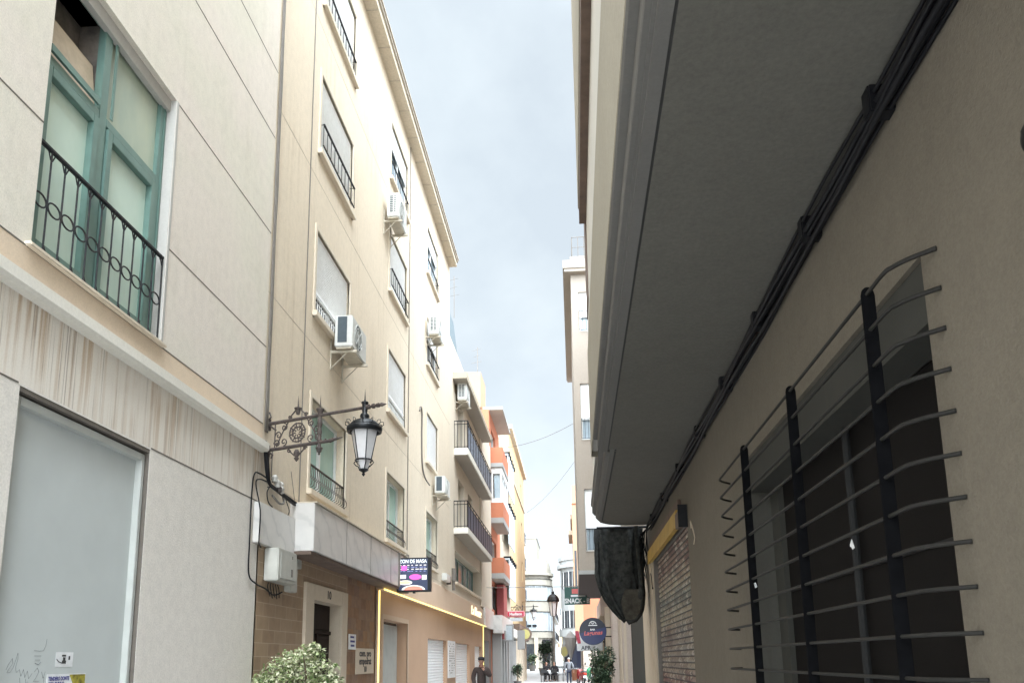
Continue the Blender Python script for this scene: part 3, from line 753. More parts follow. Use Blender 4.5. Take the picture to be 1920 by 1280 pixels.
# canopy, tiles and doorway
w = MB(); w.fbox(FL, 10.92, 17.3, 3.16, 3.85, -0.03, 0.36); w.build('canopy', 'marble', b2, bevel=0.008)
w = MB()
for y in (12.55, 14.1, 15.7): w.fbox(FL, y, y + 0.012, 3.165, 3.845, 0.36, 0.3625)
w.fbox(FL, 16.42, 16.45, 3.14, 3.86, 0.36, 0.385); w.fbox(FL, 17.3, 17.36, 3.08, 3.93, 0.0, 0.385)
w.build('canopy_joint', 'cable_grey', b2)
w = MB(); w.fbox(FL, 10.95, 17.28, 3.858, 3.875, 0.0, 0.385); w.build('canopy_edge', 'eave', b2)
w = MB(); w.fbox(FL, 9.62, 10.9, 3.10, 3.62, 0.004, 0.09); w.build('marble_panel', 'marble', b2, bevel=0.006)
w = MB(); w.fbox(FL, 10.9, 17.25, 3.11, 3.158, -0.03, 0.33); w.build('canopy_soffit', 'brown', b2)
w = MB(); wall_grid(w, FL, 9.83, 13.9, 0, 3.11, [(11.98, 13.47, 0, 2.56, 0.17)], 0.02, 0.003); w.build('tiled_wall', 'tile_brown', b2)
w = MB(); w.quad(FL.p(13.9, 0, 0.003), FL.p(15.93, 0, 0.003), FL.p(15.93, 3.11, 0.003), FL.p(13.9, 3.11, 0.003)); w.build('tiled_wall', 'tile_rust', b2)
w = MB(); w.fbox(FL, 11.60, 11.98, 0, 2.80, -0.02, 0.05); w.fbox(FL, 13.47, 13.80, 0, 2.80, -0.02, 0.05); w.fbox(FL, 11.98, 13.47, 2.56, 2.80, -0.02, 0.05)
w.quad(FL.p(13.468, 0, 0), FL.p(13.468, 2.56, 0), FL.p(13.468, 2.56, -0.17), FL.p(13.468, 0, -0.17)); w.quad(FL.p(11.98, 2.558, 0), FL.p(13.468, 2.558, 0), FL.p(13.468, 2.558, -0.17), FL.p(11.98, 2.558, -0.17))
w.build('doorway_surround', 'limestone', b2, bevel=0.006)
w = MB(); w.fbox(FL, 11.98, 13.47, 0, 2.56, -0.23, -0.17); dr = w.build('door', 'wood_dark', b2)
w = MB(); w.fbox(FL, 12.1, 12.68, 1.0, 2.05, -0.168, -0.15); w.fbox(FL, 12.78, 13.36, 1.0, 2.05, -0.168, -0.15); w.fbox(FL, 12.1, 13.36, 2.15, 2.48, -0.168, -0.15); w.build('door_pane', 'wood_dark', dr)
w = MB(); w.fbox(FL, 12.70, 12.76, 0.0, 2.1, -0.165, -0.135); w.fbox(FL, 12.0, 13.45, 2.07, 2.13, -0.165, -0.135); w.build('door_frame', 'wood_dark', dr)
text_part('house_number', '10', 0.19, FL.p(12.70, 2.675, 0.053), (0, 1, 0), (0, 0, 1), 'ink', b2, extrude=0.003, offset=0.0, sx=1.2)
for (a, b, c, d, nm, lb) in ((14.02, 14.48, 1.84, 2.11, 'sign_white', 'small white notice plate with blue lines right of the number 10 doorway'),):
    w = MB(); w.fbox(FL, a, b, c, d, 0.006, 0.018); o = w.build('notice_plate', nm); place(o, FL.p(a, c, 0.01)); tag(o, lb, 'sign')
    w = MB()
    for k, (x0, x1) in enumerate(((0.09, 0.33), (0.09, 0.38), (0.12, 0.36))): w.fbox(FL, a + x0, a + x1, d - 0.05 - k * 0.075 - 0.02, d - 0.035 - k * 0.075, 0.018, 0.0195)
    w.build('lettering', 'ink_blue', o)
w = MB(); w.fbox(FL, 14.50, 15.80, 1.40, 1.87, 0.006, 0.022); o = w.build('address_plate', 'limestone'); place(o, FL.p(14.5, 1.40, 0.01)); tag(o, 'cream stone plate reading com. pro empedrat 10 on brown tiles', 'sign')
text_part('lettering', 'com. pro', 0.17, FL.p(15.15, 1.775, 0.024), (0, 1, 0), (0, 0, 1), 'ink', o, extrude=0.002, offset=0.004, sx=1.35)
text_part('lettering', 'empedrat', 0.18, FL.p(15.15, 1.63, 0.024), (0, 1, 0), (0, 0, 1), 'ink', o, extrude=0.002, offset=0.004, sx=1.25)
text_part('lettering', '10', 0.15, FL.p(15.15, 1.48, 0.024), (0, 1, 0), (0, 0, 1), 'ink', o, extrude=0.002, offset=0.004, sx=1.3)

# meter boxes under the marble panel
o = thing('meter_box', 'grey metal meter box with a keyhole under the marble panel', 'meter box', (-3.9, 10.5, 2.6))
w = MB(); w.fbox(FL, 10.02, 10.72, 2.66, 3.09, 0.01, 0.20); w.build('box_body', 'meter_box', o, bevel=0.012)
w = MB(); w.fbox(FL, 10.1, 10.66, 2.70, 3.05, 0.20, 0.208); bd = w.build('box_door', 'meter_box', o, bevel=0.004)
w = MB(); w.fbox(FL, 10.48, 10.53, 2.75, 2.85, 0.208, 0.216); w.fbox(FL, 10.5, 10.53, 2.99, 3.03, 0.208, 0.214); w.build('lock', 'cable_grey', bd)
o = thing('meter_box', 'small pale junction box tucked behind the grey meter box', 'meter box', (-3.95, 10.9, 2.6))
w = MB(); w.fbox(FL, 10.76, 11.02, 2.58, 3.0, 0.008, 0.11); w.build('box_body', 'meter_box', o, bevel=0.01)
w = MB(); w.fbox(FL, 11.15, 11.32, 2.95, 3.08, 0.008, 0.06); o = w.build('junction_box', 'meter_box', bevel=0.006); place(o, FL.p(11.2, 2.95)); tag(o, 'tiny pale junction box under the marble canopy corner', 'junction box')

# ------------------------------------------------------------------ cables by the building joint
def cable(name, label, paths, mat, loc, cat='cable'):
    w = MB()
    for pts, r in paths: w.tube(pts, r, 6)
    o = w.build(name, mat, smooth=True); place(o, loc); return tag(o, label, cat)
def spl(pts, k=5):
    pts = [Vector(p) for p in pts]; out = []
    for i in range(len(pts) - 1):
        p0, p1, p2, p3 = pts[max(i - 1, 0)], pts[i], pts[i + 1], pts[min(i + 2, len(pts) - 1)]
        for j in range(k):
            t = j / k
            out.append(0.5 * ((2 * p1) + (-p0 + p2) * t + (2 * p0 - 5 * p1 + 4 * p2 - p3) * t * t + (-p0 + 3 * p1 - 3 * p2 + p3) * t ** 3))
    out.append(pts[-1]); return out
jit = lambda s: random.uniform(-s, s)
paths = []
for k in range(3):
    paths.append(([FL.p(9.84 + 0.035 * k + jit(0.006), 15.0 - i * 0.4, 0.02 + jit(0.004)) for i in range(27)], 0.010 + 0.003 * (k == 1)))
cable('downpipe_cable', 'thin weathered cables running down the joint between the stone-clad and beige buildings', paths, 'cable_grey', FL.p(9.85, 4.4, 0.02))
paths = []
for k in range(7):
    o1 = 0.02 * (k % 4); o2 = 0.02 * (k // 4)
    paths.append((spl([FL.p(9.82 + o1, 4.45 + o2, 0.03), FL.p(9.80 + o1 + jit(.01), 4.25, 0.05 + o2), FL.p(9.84 + o1, 4.05, 0.06 + o2), FL.p(9.96 + o1, 3.92 + jit(.02), 0.06), FL.p(10.3 + jit(.05), 3.87 + o2, 0.07), FL.p(10.8 + jit(.1), 3.84 + jit(.03), 0.06 + o2), FL.p(11.4 + jit(.1), 3.80 + o2, 0.05)], 6), 0.014))
cable('cable_bundle', 'thick black cable bundle sagging from the ledge end towards the marble canopy', paths, 'cable', FL.p(9.9, 3.85, 0.05))
paths = [(spl([FL.p(9.95, 3.98, 0.05), FL.p(9.70, 4.0, 0.03), FL.p(9.56, 3.96, 0.02), FL.p(9.52, 3.7, 0.015), FL.p(9.52, 3.1, 0.015), FL.p(9.54, 2.7, 0.015), FL.p(9.75, 2.60, 0.02), FL.p(10.05, 2.56, 0.03), FL.p(10.35, 2.50, 0.03), FL.p(10.6, 2.56, 0.05)], 6), 0.010),
         (spl([FL.p(9.95, 3.94, 0.05), FL.p(9.72, 3.93, 0.03), FL.p(9.62, 3.85, 0.02), FL.p(9.60, 3.5, 0.10), FL.p(9.60, 3.15, 0.10), FL.p(9.66, 3.09, 0.08), FL.p(9.8, 3.06, 0.05)], 6), 0.009),
         (spl([FL.p(10.0, 3.9, 0.06), FL.p(9.9, 3.8, 0.06), FL.p(9.95, 3.68, 0.06), FL.p(10.1, 3.64, 0.06)], 5), 0.008),
         (spl([FL.p(10.5, 3.9, 0.06), FL.p(10.62, 3.8, 0.06), FL.p(10.7, 3.7, 0.07), FL.p(10.66, 3.63, 0.07)], 5), 0.006)]
for k in range(5): paths.append((spl([FL.p(10.1 + 0.08 * k, 2.64, 0.05), FL.p(10.05 + 0.1 * k, 2.58, 0.06), FL.p(10.15 + 0.08 * k, 2.47 - 0.02 * (k % 2), 0.06)], 4), 0.006))
cable('cable_loop', 'loose dark cables looping round the marble panel and under the meter box', paths, 'cable', FL.p(9.55, 3.0, 0.02))
paths = [(spl([FL.p(10.02, 4.40, 0.03), FL.p(10.0, 4.1, 0.02), FL.p(10.05, 3.95, 0.05)], 5), 0.006), (spl([FL.p(10.1, 4.42, 0.03), FL.p(10.12, 4.1, 0.02), FL.p(10.1, 3.97, 0.05)], 5), 0.009),
         (spl([FL.p(10.85, 4.3, 0.02), FL.p(10.95, 4.1, 0.02), FL.p(11.05, 3.88, 0.02)], 4), 0.005), (spl([FL.p(10.1, 3.80, 0.05), FL.p(10.25, 3.72, 0.09), FL.p(10.45, 3.76, 0.08), FL.p(10.5, 3.86, 0.05)], 5), 0.016)]
cable('lamp_wire', 'thin beige wires hanging below the lantern bracket to the white insulators', paths, 'cable_grey', FL.p(10.1, 4.0, 0.03))
o = thing('insulator', 'cluster of white ceramic insulators where the cables meet above the marble panel', 'insulator', FL.p(10.2, 3.9, 0.05))
for (u, v, s) in ((10.12, 4.03, 0.05), (10.22, 3.98, 0.055), (10.34, 3.92, 0.06), (10.36, 3.99, 0.045)):
    w = MB(); w.lathe(FL.p(u, v - s, 0.07), [(s * 0.3, 0), (s * 0.9, s * 0.3), (s * 0.6, s * 0.8), (s, s * 1.1), (s * 0.6, s * 1.7), (s * 0.25, s * 2)], 10); w.build('ceramic_body', 'ceramic', o, smooth=True)
w = MB(); w.lathe(FL.p(10.26, 3.86, 0.08), [(0.02, 0), (0.04, 0.02), (0.04, 0.07), (0.02, 0.09)], 8); w.build('clamp', 'iron_brown', o)
w = MB(); w.tube([FL.p(10.05, 3.9, 0), FL.p(10.05, 3.9, 0.07), FL.p(10.42, 3.86, 0.07)], 0.008, 5); w.build('bracket', 'iron_brown', o)
# curl of white cable and side cable by the last window column
cable('hose', 'pale drain hose curling on the plaster beside the lowest air conditioner with a dark front', [(spl([FL.p(13.78, 7.2, 0.02), FL.p(13.82, 7.5, 0.03), FL.p(14.0, 7.62, 0.03), FL.p(14.25, 7.55, 0.02), FL.p(14.32, 7.45, 0.02)], 6), 0.012)], 'ceramic', FL.p(13.9, 7.4), 'hose')
cable('hose', 'grey drain hose hanging beside the lowest right hand shuttered window', [(spl([FL.p(20.3, 8.2, 0.02), FL.p(20.42, 8.35, 0.03), FL.p(20.6, 8.2, 0.03), FL.p(20.62, 7.6, 0.02), FL.p(20.7, 6.9, 0.02), FL.p(20.95, 6.55, 0.04), FL.p(21.4, 6.4, 0.1)], 6), 0.022)], 'cable_grey', FL.p(20.6, 7.0), 'hose')

# ------------------------------------------------------------------ air conditioners
def air_con(F, u, v, L, hgt, proj, label, front='fan', name='air_conditioner', dark_side=False):
    w0 = 0.10; w1 = w0 + proj
    o = thing(name, label, 'air conditioner', F.p(u + L / 2, v, 0), 'air conditioners on the left facades')
    w = MB(); w.fbox(F, u, u + L, v, v + hgt, w0, w1); w.build('casing', 'ac_white', o, bevel=0.015)
    w = MB()
    if dark_side:
        w.fbox(F, u - 0.004, u, v + hgt * 0.13, v + hgt * 0.95, w0 + 0.05, w1 - 0.09)
    else:
        n = 9
        for k in range(n):
            z = v + hgt * (0.2 + 0.7 * k / n); w.fbox(F, u - 0.004, u, z, z + hgt * 0.045, w0 + 0.06, w0 + 0.13); w.fbox(F, u - 0.004, u, z, z + hgt * 0.045, w0 + 0.16, w1 - 0.07)
    w.build('side_grille', 'ac_grille', o)
    w = MB(); c = F.p(u + L * 0.4, v + hgt * 0.5, w1); R_ = hgt * 0.4
    def ringpts(r): return [c + F.U * r * math.cos(t) + Vector((0, 0, r * math.sin(t))) + F.N * 0.008 for t in [k * math.pi / 10 for k in range(20)]]
    w.prism([c + F.U * R_ * 0.98 * math.cos(t) + Vector((0, 0, R_ * 0.98 * math.sin(t))) for t in [k * math.pi / 10 for k in range(20)]], F.N * 0.004)
    fg = w.build('fan_opening', 'ac_grille', o)
    w = MB()
    for r in (R_, R_ * 0.75, R_ * 0.5, R_ * 0.25): w.tube(ringpts(r), 0.006, 4, closed=True)
    for k in range(8):
        a = k * math.pi / 4; w.tube([c + F.N * 0.01, c + (F.U * math.cos(a) + Vector((0, 0, 1)) * math.sin(a)) * R_ + F.N * 0.01], 0.005, 4)
    w.build('guard', 'ac_white', fg)
    for uu in (u + L * 0.12, u + L * 0.85):
        w = MB(); w.fbox(F, uu - 0.02, uu + 0.02, v - 0.075, v - 0.035, 0.0, w1 + 0.06); w.fbox(F, uu - 0.018, uu + 0.018, v - 0.36, v + 0.25, 0.002, 0.022)
        w.tube([F.p(uu, v - 0.34, 0.012), F.p(uu, v - 0.06, w1 * 0.75)], 0.010, 4)
        w.build('bracket', 'ac_bracket', o)
    w = MB(); w.fbox(F, u + 0.02, u + L - 0.02, v - 0.03, v - 0.003, w0 + 0.02, w1 - 0.02); w.build('base_tray', 'ac_bracket', o)
    return o
air_con(FL, 12.45, 6.83, 0.92, 0.56, 0.30, 'large white air conditioner with a dark side panel under the second-row window', dark_side=True)
air_con(FL, 16.0, 11.32, 0.85, 0.58, 0.26, 'white air conditioner high over the third-row window, above the others on the beige wall')
air_con(FL, 21.1, 10.72, 0.85, 0.55, 0.28, 'white air conditioner between the two upper windows at the far end of the beige wall')
air_con(FL, 22.2, 6.35, 0.95, 0.50, 0.30, 'lowest white air conditioner on the beige wall, under the window with a closed shutter', dark_side=True)

# ------------------------------------------------------------------ wall lantern (built with its arm along +x, wall at x = 0)
def lantern_parts(o, cx, top, h, s=1.0):
    """hexagonal street lantern hanging from z = top, h tall to its lower finial"""
    def B(w, name, mat, smooth=False): return w.build(name, mat, o, smooth=smooth)
    c = (cx, 0, 0)
    k = h / 0.86
    w = MB(); w.lathe((cx, 0, top), [(0.012 * k, 0.0), (0.035 * k, -0.02 * k), (0.03 * k, -0.05 * k), (0.055 * k, -0.075 * k), (0.06 * k, -0.10 * k), (0.045 * k, -0.13 * k), (0.10 * k, -0.145 * k), (0.15 * k, -0.17 * k), (0.185 * k, -0.21 * k), (0.20 * k, -0.245 * k)], 20); B(w, 'dome', 'lamp_black', True)
    w = MB(); w.lathe((cx, 0, top), [(0.185 * k, -0.235 * k), (0.215 * k, -0.235 * k), (0.222 * k, -0.26 * k), (0.215 * k, -0.30 * k), (0.185 * k, -0.305 * k), (0.178 * k, -0.26 * k)], 24, caps=False)
    w.add(*(lambda: ([], []))())
    B(w, 'collar', 'lamp_black', True)
    w = MB()
    for i in range(12):
        a = i * math.pi / 6; d = Vector((math.cos(a), math.sin(a), 0))
        p = Vector((cx, 0, top - 0.235 * k))
        w.tube([p + d * 0.19 * k, p + d * 0.235 * k + Vector((0, 0, 0.03 * k)), p + d * 0.235 * k + Vector((0, 0, 0.065 * k)), p + d * 0.20 * k + Vector((0, 0, 0.07 * k)), p + d * 0.185 * k + Vector((0, 0, 0.05 * k))], 0.005 * k, 4)
    B(w, 'crown', 'lamp_black')
    zt, zb = top - 0.29 * k, top - 0.66 * k; rt, rb = 0.168 * k, 0.092 * k
    w = MB(); w.lathe((cx, 0, 0), [(rt, zt), (rb, zb)], 6, 0.3); B(w, 'glass', 'lamp_glass')
    w = MB()
    for i in range(6):
        a = 0.3 + i * math.pi / 3
        w.tube([(cx + rt * math.cos(a), rt * math.sin(a), zt + 0.02), (cx + rb * math.cos(a), rb * math.sin(a), zb)], 0.0075 * k, 5)
    B(w, 'rib', 'lamp_black')
    w = MB(); w.tube([(cx + (rb + 0.012) * math.cos(t), (rb + 0.012) * math.sin(t), zb) for t in [j * math.pi / 9 for j in range(18)]], 0.010 * k, 5, closed=True)
    B(w, 'lower_ring', 'lamp_black')
    w = MB(); w.lathe((cx, 0, zb), [(rb * 0.92, 0), (rb * 0.55, -0.11 * k)], 6, 0.3); B(w, 'lower_glass', 'lamp_glass')
    w = MB()
    for i in range(6):
        a = 0.3 + i * math.pi / 3; d = Vector((math.cos(a), math.sin(a), 0)); p = Vector((cx, 0, zb))
        w.tube([p + d * (rb + 0.01), p + d * (rb + 0.035 * k) + Vector((0, 0, -0.03 * k)), p + d * (rb + 0.01 * k) + Vector((0, 0, -0.06 * k)), p + d * (rb * 0.75) + Vector((0, 0, -0.075 * k)), p + d * (rb * 0.6) + Vector((0, 0, -0.11 * k))], 0.0065 * k, 4)
    w.lathe((cx, 0, zb), [(rb * 0.62, -0.11 * k), (rb * 0.65, -0.125 * k), (rb * 0.3, -0.145 * k), (0.012 * k, -0.155 * k), (0.022 * k, -0.175 * k), (0.004, -0.20 * k)], 12)
    B(w, 'bottom_finial', 'lamp_black')

LA = math.atan2(4.0 - 2.25, 9.94 - 9.29)  # how the arm leans towards the camera
lamp = thing('wall_lantern', 'black ornate lantern on a wrought iron bracket between the two left buildings', 'street lamp', (-3.99, 9.95, 4.37), 'lanterns along the street')
lamp.rotation_euler = (0, 0, -(math.pi / 2 - LA))
lloc = lamp.location.copy(); lamp.location = (0, 0, 0)
UA, LO = 0.36, 0.0
L_END = 1.87
w = MB(); w.tube([(0, 0, UA), (0.25, 0, UA), (1.0, 0, UA), (1.58, 0, UA)], [0.026, 0.024, 0.022, 0.021], 8)
w.lathe((0, 0, 0), [(0, 0)], 3) if False else None
for (x0, r0, x1, r1) in ((1.58, 0.032, 1.62, 0.032), (1.66, 0.028, 1.69, 0.034), (1.72, 0.024, 1.76, 0.03)):
    w.tube([(x0, 0, UA), (x1, 0, UA)], [r0, r1], 8)
w.tube([(1.62, 0, UA), (1.76, 0, UA), (1.80, 0, UA), (L_END, 0, UA)], [0.018, 0.016, 0.026, 0.004], 8)
w.build('upper_arm', 'iron_brown', lamp, smooth=False)
w = MB(); w.tube([(0, 0, LO), (0.9, 0, LO), (1.02, 0, LO)], [0.026, 0.024, 0.022], 8); w.tube([(1.02, 0, LO), (1.08, 0, LO + 0.01), (1.22, 0, LO + 0.02)], [0.03, 0.022, 0.005], 8)
for x in (0.94, 1.05, 1.12): w.tube([(x, 0, LO), (x + 0.02, 0, LO + 0.035)], 0.012, 5)
w.build('lower_arm', 'iron_brown', lamp)
w = MB(); w.box(-0.015, 0.012, -0.05, 0.05, UA - 0.08, UA + 0.08); w.box(-0.015, 0.012, -0.05, 0.05, LO - 0.08, LO + 0.08)
w.tube([(0.0, 0, UA + 0.05), (0.05, 0, UA + 0.09), (0.02, 0, UA + 0.16)], 0.012, 5); w.tube([(0, 0, UA), (0.10, 0, UA - 0.07), (0.14, 0, UA - 0.1)], 0.014, 5); w.tube([(0, 0, LO), (0.10, 0, LO - 0.07), (0.08, 0, LO - 0.12)], 0.014, 5)
w.build('wall_plate', 'iron_brown', lamp)
# filigree between the arms
w = MB(); cx_, cz_ = 0.50, UA / 2
def spiral(x, z, r, a0, turns, sgn=1, rad=0.009):
    pts = []
    for i in range(16):
        t = i / 15; rr = r * (1 - 0.8 * t); a = a0 + sgn * turns * 2 * math.pi * t
        pts.append((x + rr * math.cos(a), 0, z + rr * math.sin(a)))
    w.tube(pts, rad, 5)
for r in (0.125, 0.075): w.tube([(cx_ + r * math.cos(t), 0, cz_ + r * math.sin(t)) for t in [j * math.pi / 9 for j in range(18)]], 0.010, 5, closed=True)
for j in range(8):
    a = j * math.pi / 4
    w.tube([(cx_ + 0.03 * math.cos(a), 0, cz_ + 0.03 * math.sin(a)), (cx_ + 0.14 * math.cos(a + 0.2), 0, cz_ + 0.14 * math.sin(a + 0.2))], 0.009, 4)
for j in range(8):
    a = j * math.pi / 4 + 0.39
    w.tube([(cx_ + 0.11 * math.cos(a) + 0.022 * math.cos(t), 0, cz_ + 0.11 * math.sin(a) + 0.022 * math.sin(t)) for t in [q * math.pi / 3 for q in range(6)]], 0.006, 4, closed=True)
for sx in (-1, 1):
    for (dx, dz, a0, sg) in ((0.22, 0.10, math.pi / 2, 1), (0.22, -0.10, -math.pi / 2, -1), (0.31, 0.0, 0, 1), (0.33, -0.11, 0, 1)):
        spiral(cx_ + sx * dx, cz_ + dz, 0.055, a0 if sx > 0 else math.pi - a0, 1.2, sg * sx)
    w.tube([(cx_ + sx * 0.15, 0, cz_ + 0.17), (cx_ + sx * 0.25, 0, cz_ + 0.02), (cx_ + sx * 0.34, 0, cz_ - 0.15)], 0.009, 5)
    w.tube([(cx_ + sx * 0.37, 0, UA), (cx_ + sx * 0.37, 0, LO)], 0.009, 5) if sx < 0 else None
# crest above and drop below the panel
for (zz, sg) in ((UA, 1), (LO, -1)):
    w.tube([(cx_ - 0.14, 0, zz + sg * 0.02), (cx_ - 0.10, 0, zz + sg * 0.07), (cx_ - 0.03, 0, zz + sg * 0.13)], 0.010, 5)
    w.tube([(cx_ + 0.14, 0, zz + sg * 0.02), (cx_ + 0.10, 0, zz + sg * 0.07), (cx_ + 0.03, 0, zz + sg * 0.13)], 0.010, 5)
    for sx in (-1, 1): spiral(cx_ + sx * 0.13, zz + sg * 0.045, 0.03, 0, 1.1, sx)
w.build('scroll_panel', 'iron_brown', lamp)
w = MB(); w.lathe((cx_, 0, UA + 0.06), [(0.02, 0), (0.03, 0.04), (0.03, 0.06), (0.05, 0.075), (0.05, 0.09), (0.014, 0.10), (0.010, 0.12), (0.001, 0.26)], 10)
w.build('spike_finial', 'iron_brown', lamp)
w = MB(); w.lathe((cx_, 0, LO - 0.21), [(0.004, 0), (0.02, 0.02), (0.035, 0.045), (0.02, 0.06), (0.035, 0.09), (0.04, 0.12), (0.02, 0.16)], 10); w.build('drop_finial', 'iron_brown', lamp)
w = MB(); w.lathe((0.86, 0, LO - 0.17), [(0.003, 0), (0.016, 0.02), (0.008, 0.03), (0.03, 0.045), (0.035, 0.08), (0.045, 0.085), (0.045, 0.10), (0.022, 0.11), (0.02, 0.17), (0.03, 0.2), (0.02, 0.25), (0.03, 0.30), (0.02, 0.36), (0.035, 0.42), (0.02, 0.5), (0.035, 0.57), (0.05, 0.60), (0.05, 0.615), (0.012, 0.625), (0.008, 0.65), (0.001, 0.80)], 10); w.build('collar_post', 'iron_brown', lamp)
w = MB(); w.lathe((1.55, 0, UA - 0.06), [(0.03, 0), (0.036, 0.02), (0.03, 0.06), (0.036, 0.10), (0.045, 0.115), (0.045, 0.13), (0.014, 0.14), (0.008, 0.17), (0.001, 0.30)], 10); w.build('spike_finial', 'lamp_black', lamp)
lantern_parts(lamp, 1.55, UA - 0.02, 0.86)
lamp.location = lloc
far_lamp = dup(lamp, (-4.1, 50.5, 4.55), rotz=-0.12, label='small distant wall lantern over the left shops')

# ------------------------------------------------------------------ tan shopfront with light strip
shop = thing('shopfront', 'tan shopfront outlined by a glowing yellow light strip', 'shopfront', (-4, 25, 0))
w = MB(); wall_grid(w, FL, 15.96, 34.6, 0, 3.06, [(16.55, 19.0, 0, 2.5, 0.26), (21.7, 24.9, 0, 2.24, 0.18), (26.8, 30.4, 0, 2.22, 0.18), (31.9, 34.3, 0, 2.2, 0.12)], 0.2, 0.015)
w.build('shop_wall', 'shop_tan', shop)
w = MB(); w.prism([FL.p(15.96, 3.06, 0.0), FL.p(15.96, 3.06, 0.16), FL.p(15.96, 3.12, 0.16), FL.p(15.96, 3.12, 0.10), FL.p(15.96, 3.80, 0.05), FL.p(15.96, 3.84, 0.0)], (0, 18.64 - 0.02, 0)); w.build('fascia', 'shop_fascia', shop)
w = MB(); w.fbox(FL, 15.97, 34.58, 3.045, 3.075, 0.162, 0.185); w.build('light_strip', 'led', shop)
w = MB(); w.fbox(FL, 15.97, 16.03, 0.0, 3.045, 0.06, 0.075); w.build('light_strip', 'led', shop)
w = MB(); w.fbox(FL, 34.45, 34.6, 0.0, 3.045, 0.06, 0.075); w.build('light_strip', 'led', shop)
for (a, b) in ((15.94, 16.1), (34.42, 34.62)):
    w = MB(); w.fbox(FL, a, b, 0.0, 3.04, 0.016, 0.058); w.build('edge_post', 'shop_fascia', shop)
w = MB(); w.fbox(FL, 16.55, 19.0, 0, 2.5, -0.28, -0.26); dd = w.build('door', 'pane_dark', shop)
w = MB(); w.fbox(FL, 17.5, 19.0, 0, 2.44, -0.26, -0.23); w.build('door_leaf', 'silver', dd)
w = MB(); w.fbox(FL, 16.45, 16.55, 0, 2.6, 0.0, 0.03); w.fbox(FL, 19.0, 19.1, 0, 2.6, 0.0, 0.03); w.fbox(FL, 16.55, 19.0, 2.5, 2.6, 0.0, 0.03); w.build('door_frame', 'shop_fascia', dd)
for (a, b, z) in ((21.7, 24.9, 2.24), (26.8, 30.4, 2.22), (31.9, 34.3, 2.2)):
    w = MB(); zz = z
    while zz > 0.1:
        w.prism([FL.p(a, zz, -0.10), FL.p(a, zz - 0.04, -0.085), FL.p(a, zz - 0.078, -0.10), FL.p(a, zz - 0.078, -0.12), FL.p(a, zz, -0.12)], (0, b - a, 0)); zz -= 0.08
    w.build('roller_shutter', 'shutter_white', shop)
w = MB(); w.fbox(FL, 25.1, 26.5, 1.1, 2.25, 0.016, 0.05); o = w.build('menu_board', 'sign_white'); place(o, FL.p(25.1, 1.1, 0.03)); tag(o, 'white board covered in small print between the two shop shutters', 'notice board')
w = MB()
for k in range(13):
    for q in range(5):
        if random.random() < 0.75: w.fbox(FL, 25.2 + q * 0.25, 25.2 + q * 0.25 + random.uniform(0.08, 0.2), 2.14 - k * 0.075, 2.165 - k * 0.075, 0.05, 0.0515)
w.build('lettering', 'cable_grey', o)
text_part('shop_sign', 'La Biente', 0.50, FL.p(31.6, 3.50, 0.13), (0, 1, 0), (0, 0, 1), 'letter', shop, extrude=0.015, offset=-0.004, shear=0.3, sx=1.7)
# hanging menu screen
tv = thing('screen_sign', 'lit menu screen reading ZON DE MASA hanging out over the tan shopfront', 'sign', (-3.35, 16.6, 3.05))
w = MB(); w.box(-3.72, -2.99, 16.60, 16.72, 3.05, 3.77); w.build('casing', 'lamp_black', tv, bevel=0.008)
w = MB(); w.box(-3.685, -3.06, 16.594, 16.598, 3.085, 3.745); w.build('display', 'scr_dark', tv)
disp = tv.children[-1]
def sq(a, b, c, d, m_, nm, yy=16.5925):
    w = MB(); w.box(a, b, yy, yy + 0.0012, c, d); w.build(nm, m_, tv)
def disc(cx, cz, rx, rz, m_, nm, yy=16.592, half=False):
    w = MB(); rng = range(0, 11) if half else range(20)
    w.prism([(cx + rx * math.cos(k * math.pi / 10), yy, cz + rz * math.sin(k * math.pi / 10)) for k in rng], (0, 0.001, 0)); w.build(nm, m_, tv)
text_part('lettering', 'ZON DE MASA', 0.105, (-3.372, 16.592, 3.69), (1, 0, 0), (0, 0, 1), 'scr_white', tv, extrude=0.0006, offset=0.0015, sx=0.84)
for k in range(4):
    w = MB()
    for q in range(7):
        if random.random() < 0.85:
            x = -3.67 + q * 0.088; w.box(x, x + random.uniform(0.03, 0.075), 16.5925, 16.5935, 3.60 - k * 0.042, 3.618 - k * 0.042)
    w.build('menu_line', 'scr_blue' if k % 2 else 'scr_plate', tv)
sq(-3.62, -3.50, 3.50, 3.60, 'scr_pink', 'menu_picture', 16.5915); sq(-3.67, -3.52, 3.33, 3.41, 'scr_plate', 'menu_picture')
sq(-3.18, -3.08, 3.30, 3.40, 'scr_plate', 'menu_picture')
disc(-3.32, 3.36, 0.13, 0.06, 'scr_pink', 'menu_picture'); disc(-3.535, 3.245, 0.15, 0.05, 'scr_plate', 'menu_picture'); disc(-3.535, 3.248, 0.11, 0.035, 'scr_bread', 'menu_picture', 16.591)
disc(-3.36, 3.09, 0.25, 0.10, 'scr_plate', 'menu_picture', half=True); disc(-3.36, 3.09, 0.20, 0.08, 'scr_red', 'menu_picture', 16.591, half=True)
w = MB(); w.box(-4.0, -3.72, 16.64, 16.68, 3.55, 3.6); w.box(-4.0, -3.72, 16.64, 16.68, 3.2, 3.25); w.box(-3.38, -3.33, 16.62, 16.7, 3.02, 3.05); w.build('bracket', 'lamp_black', tv)
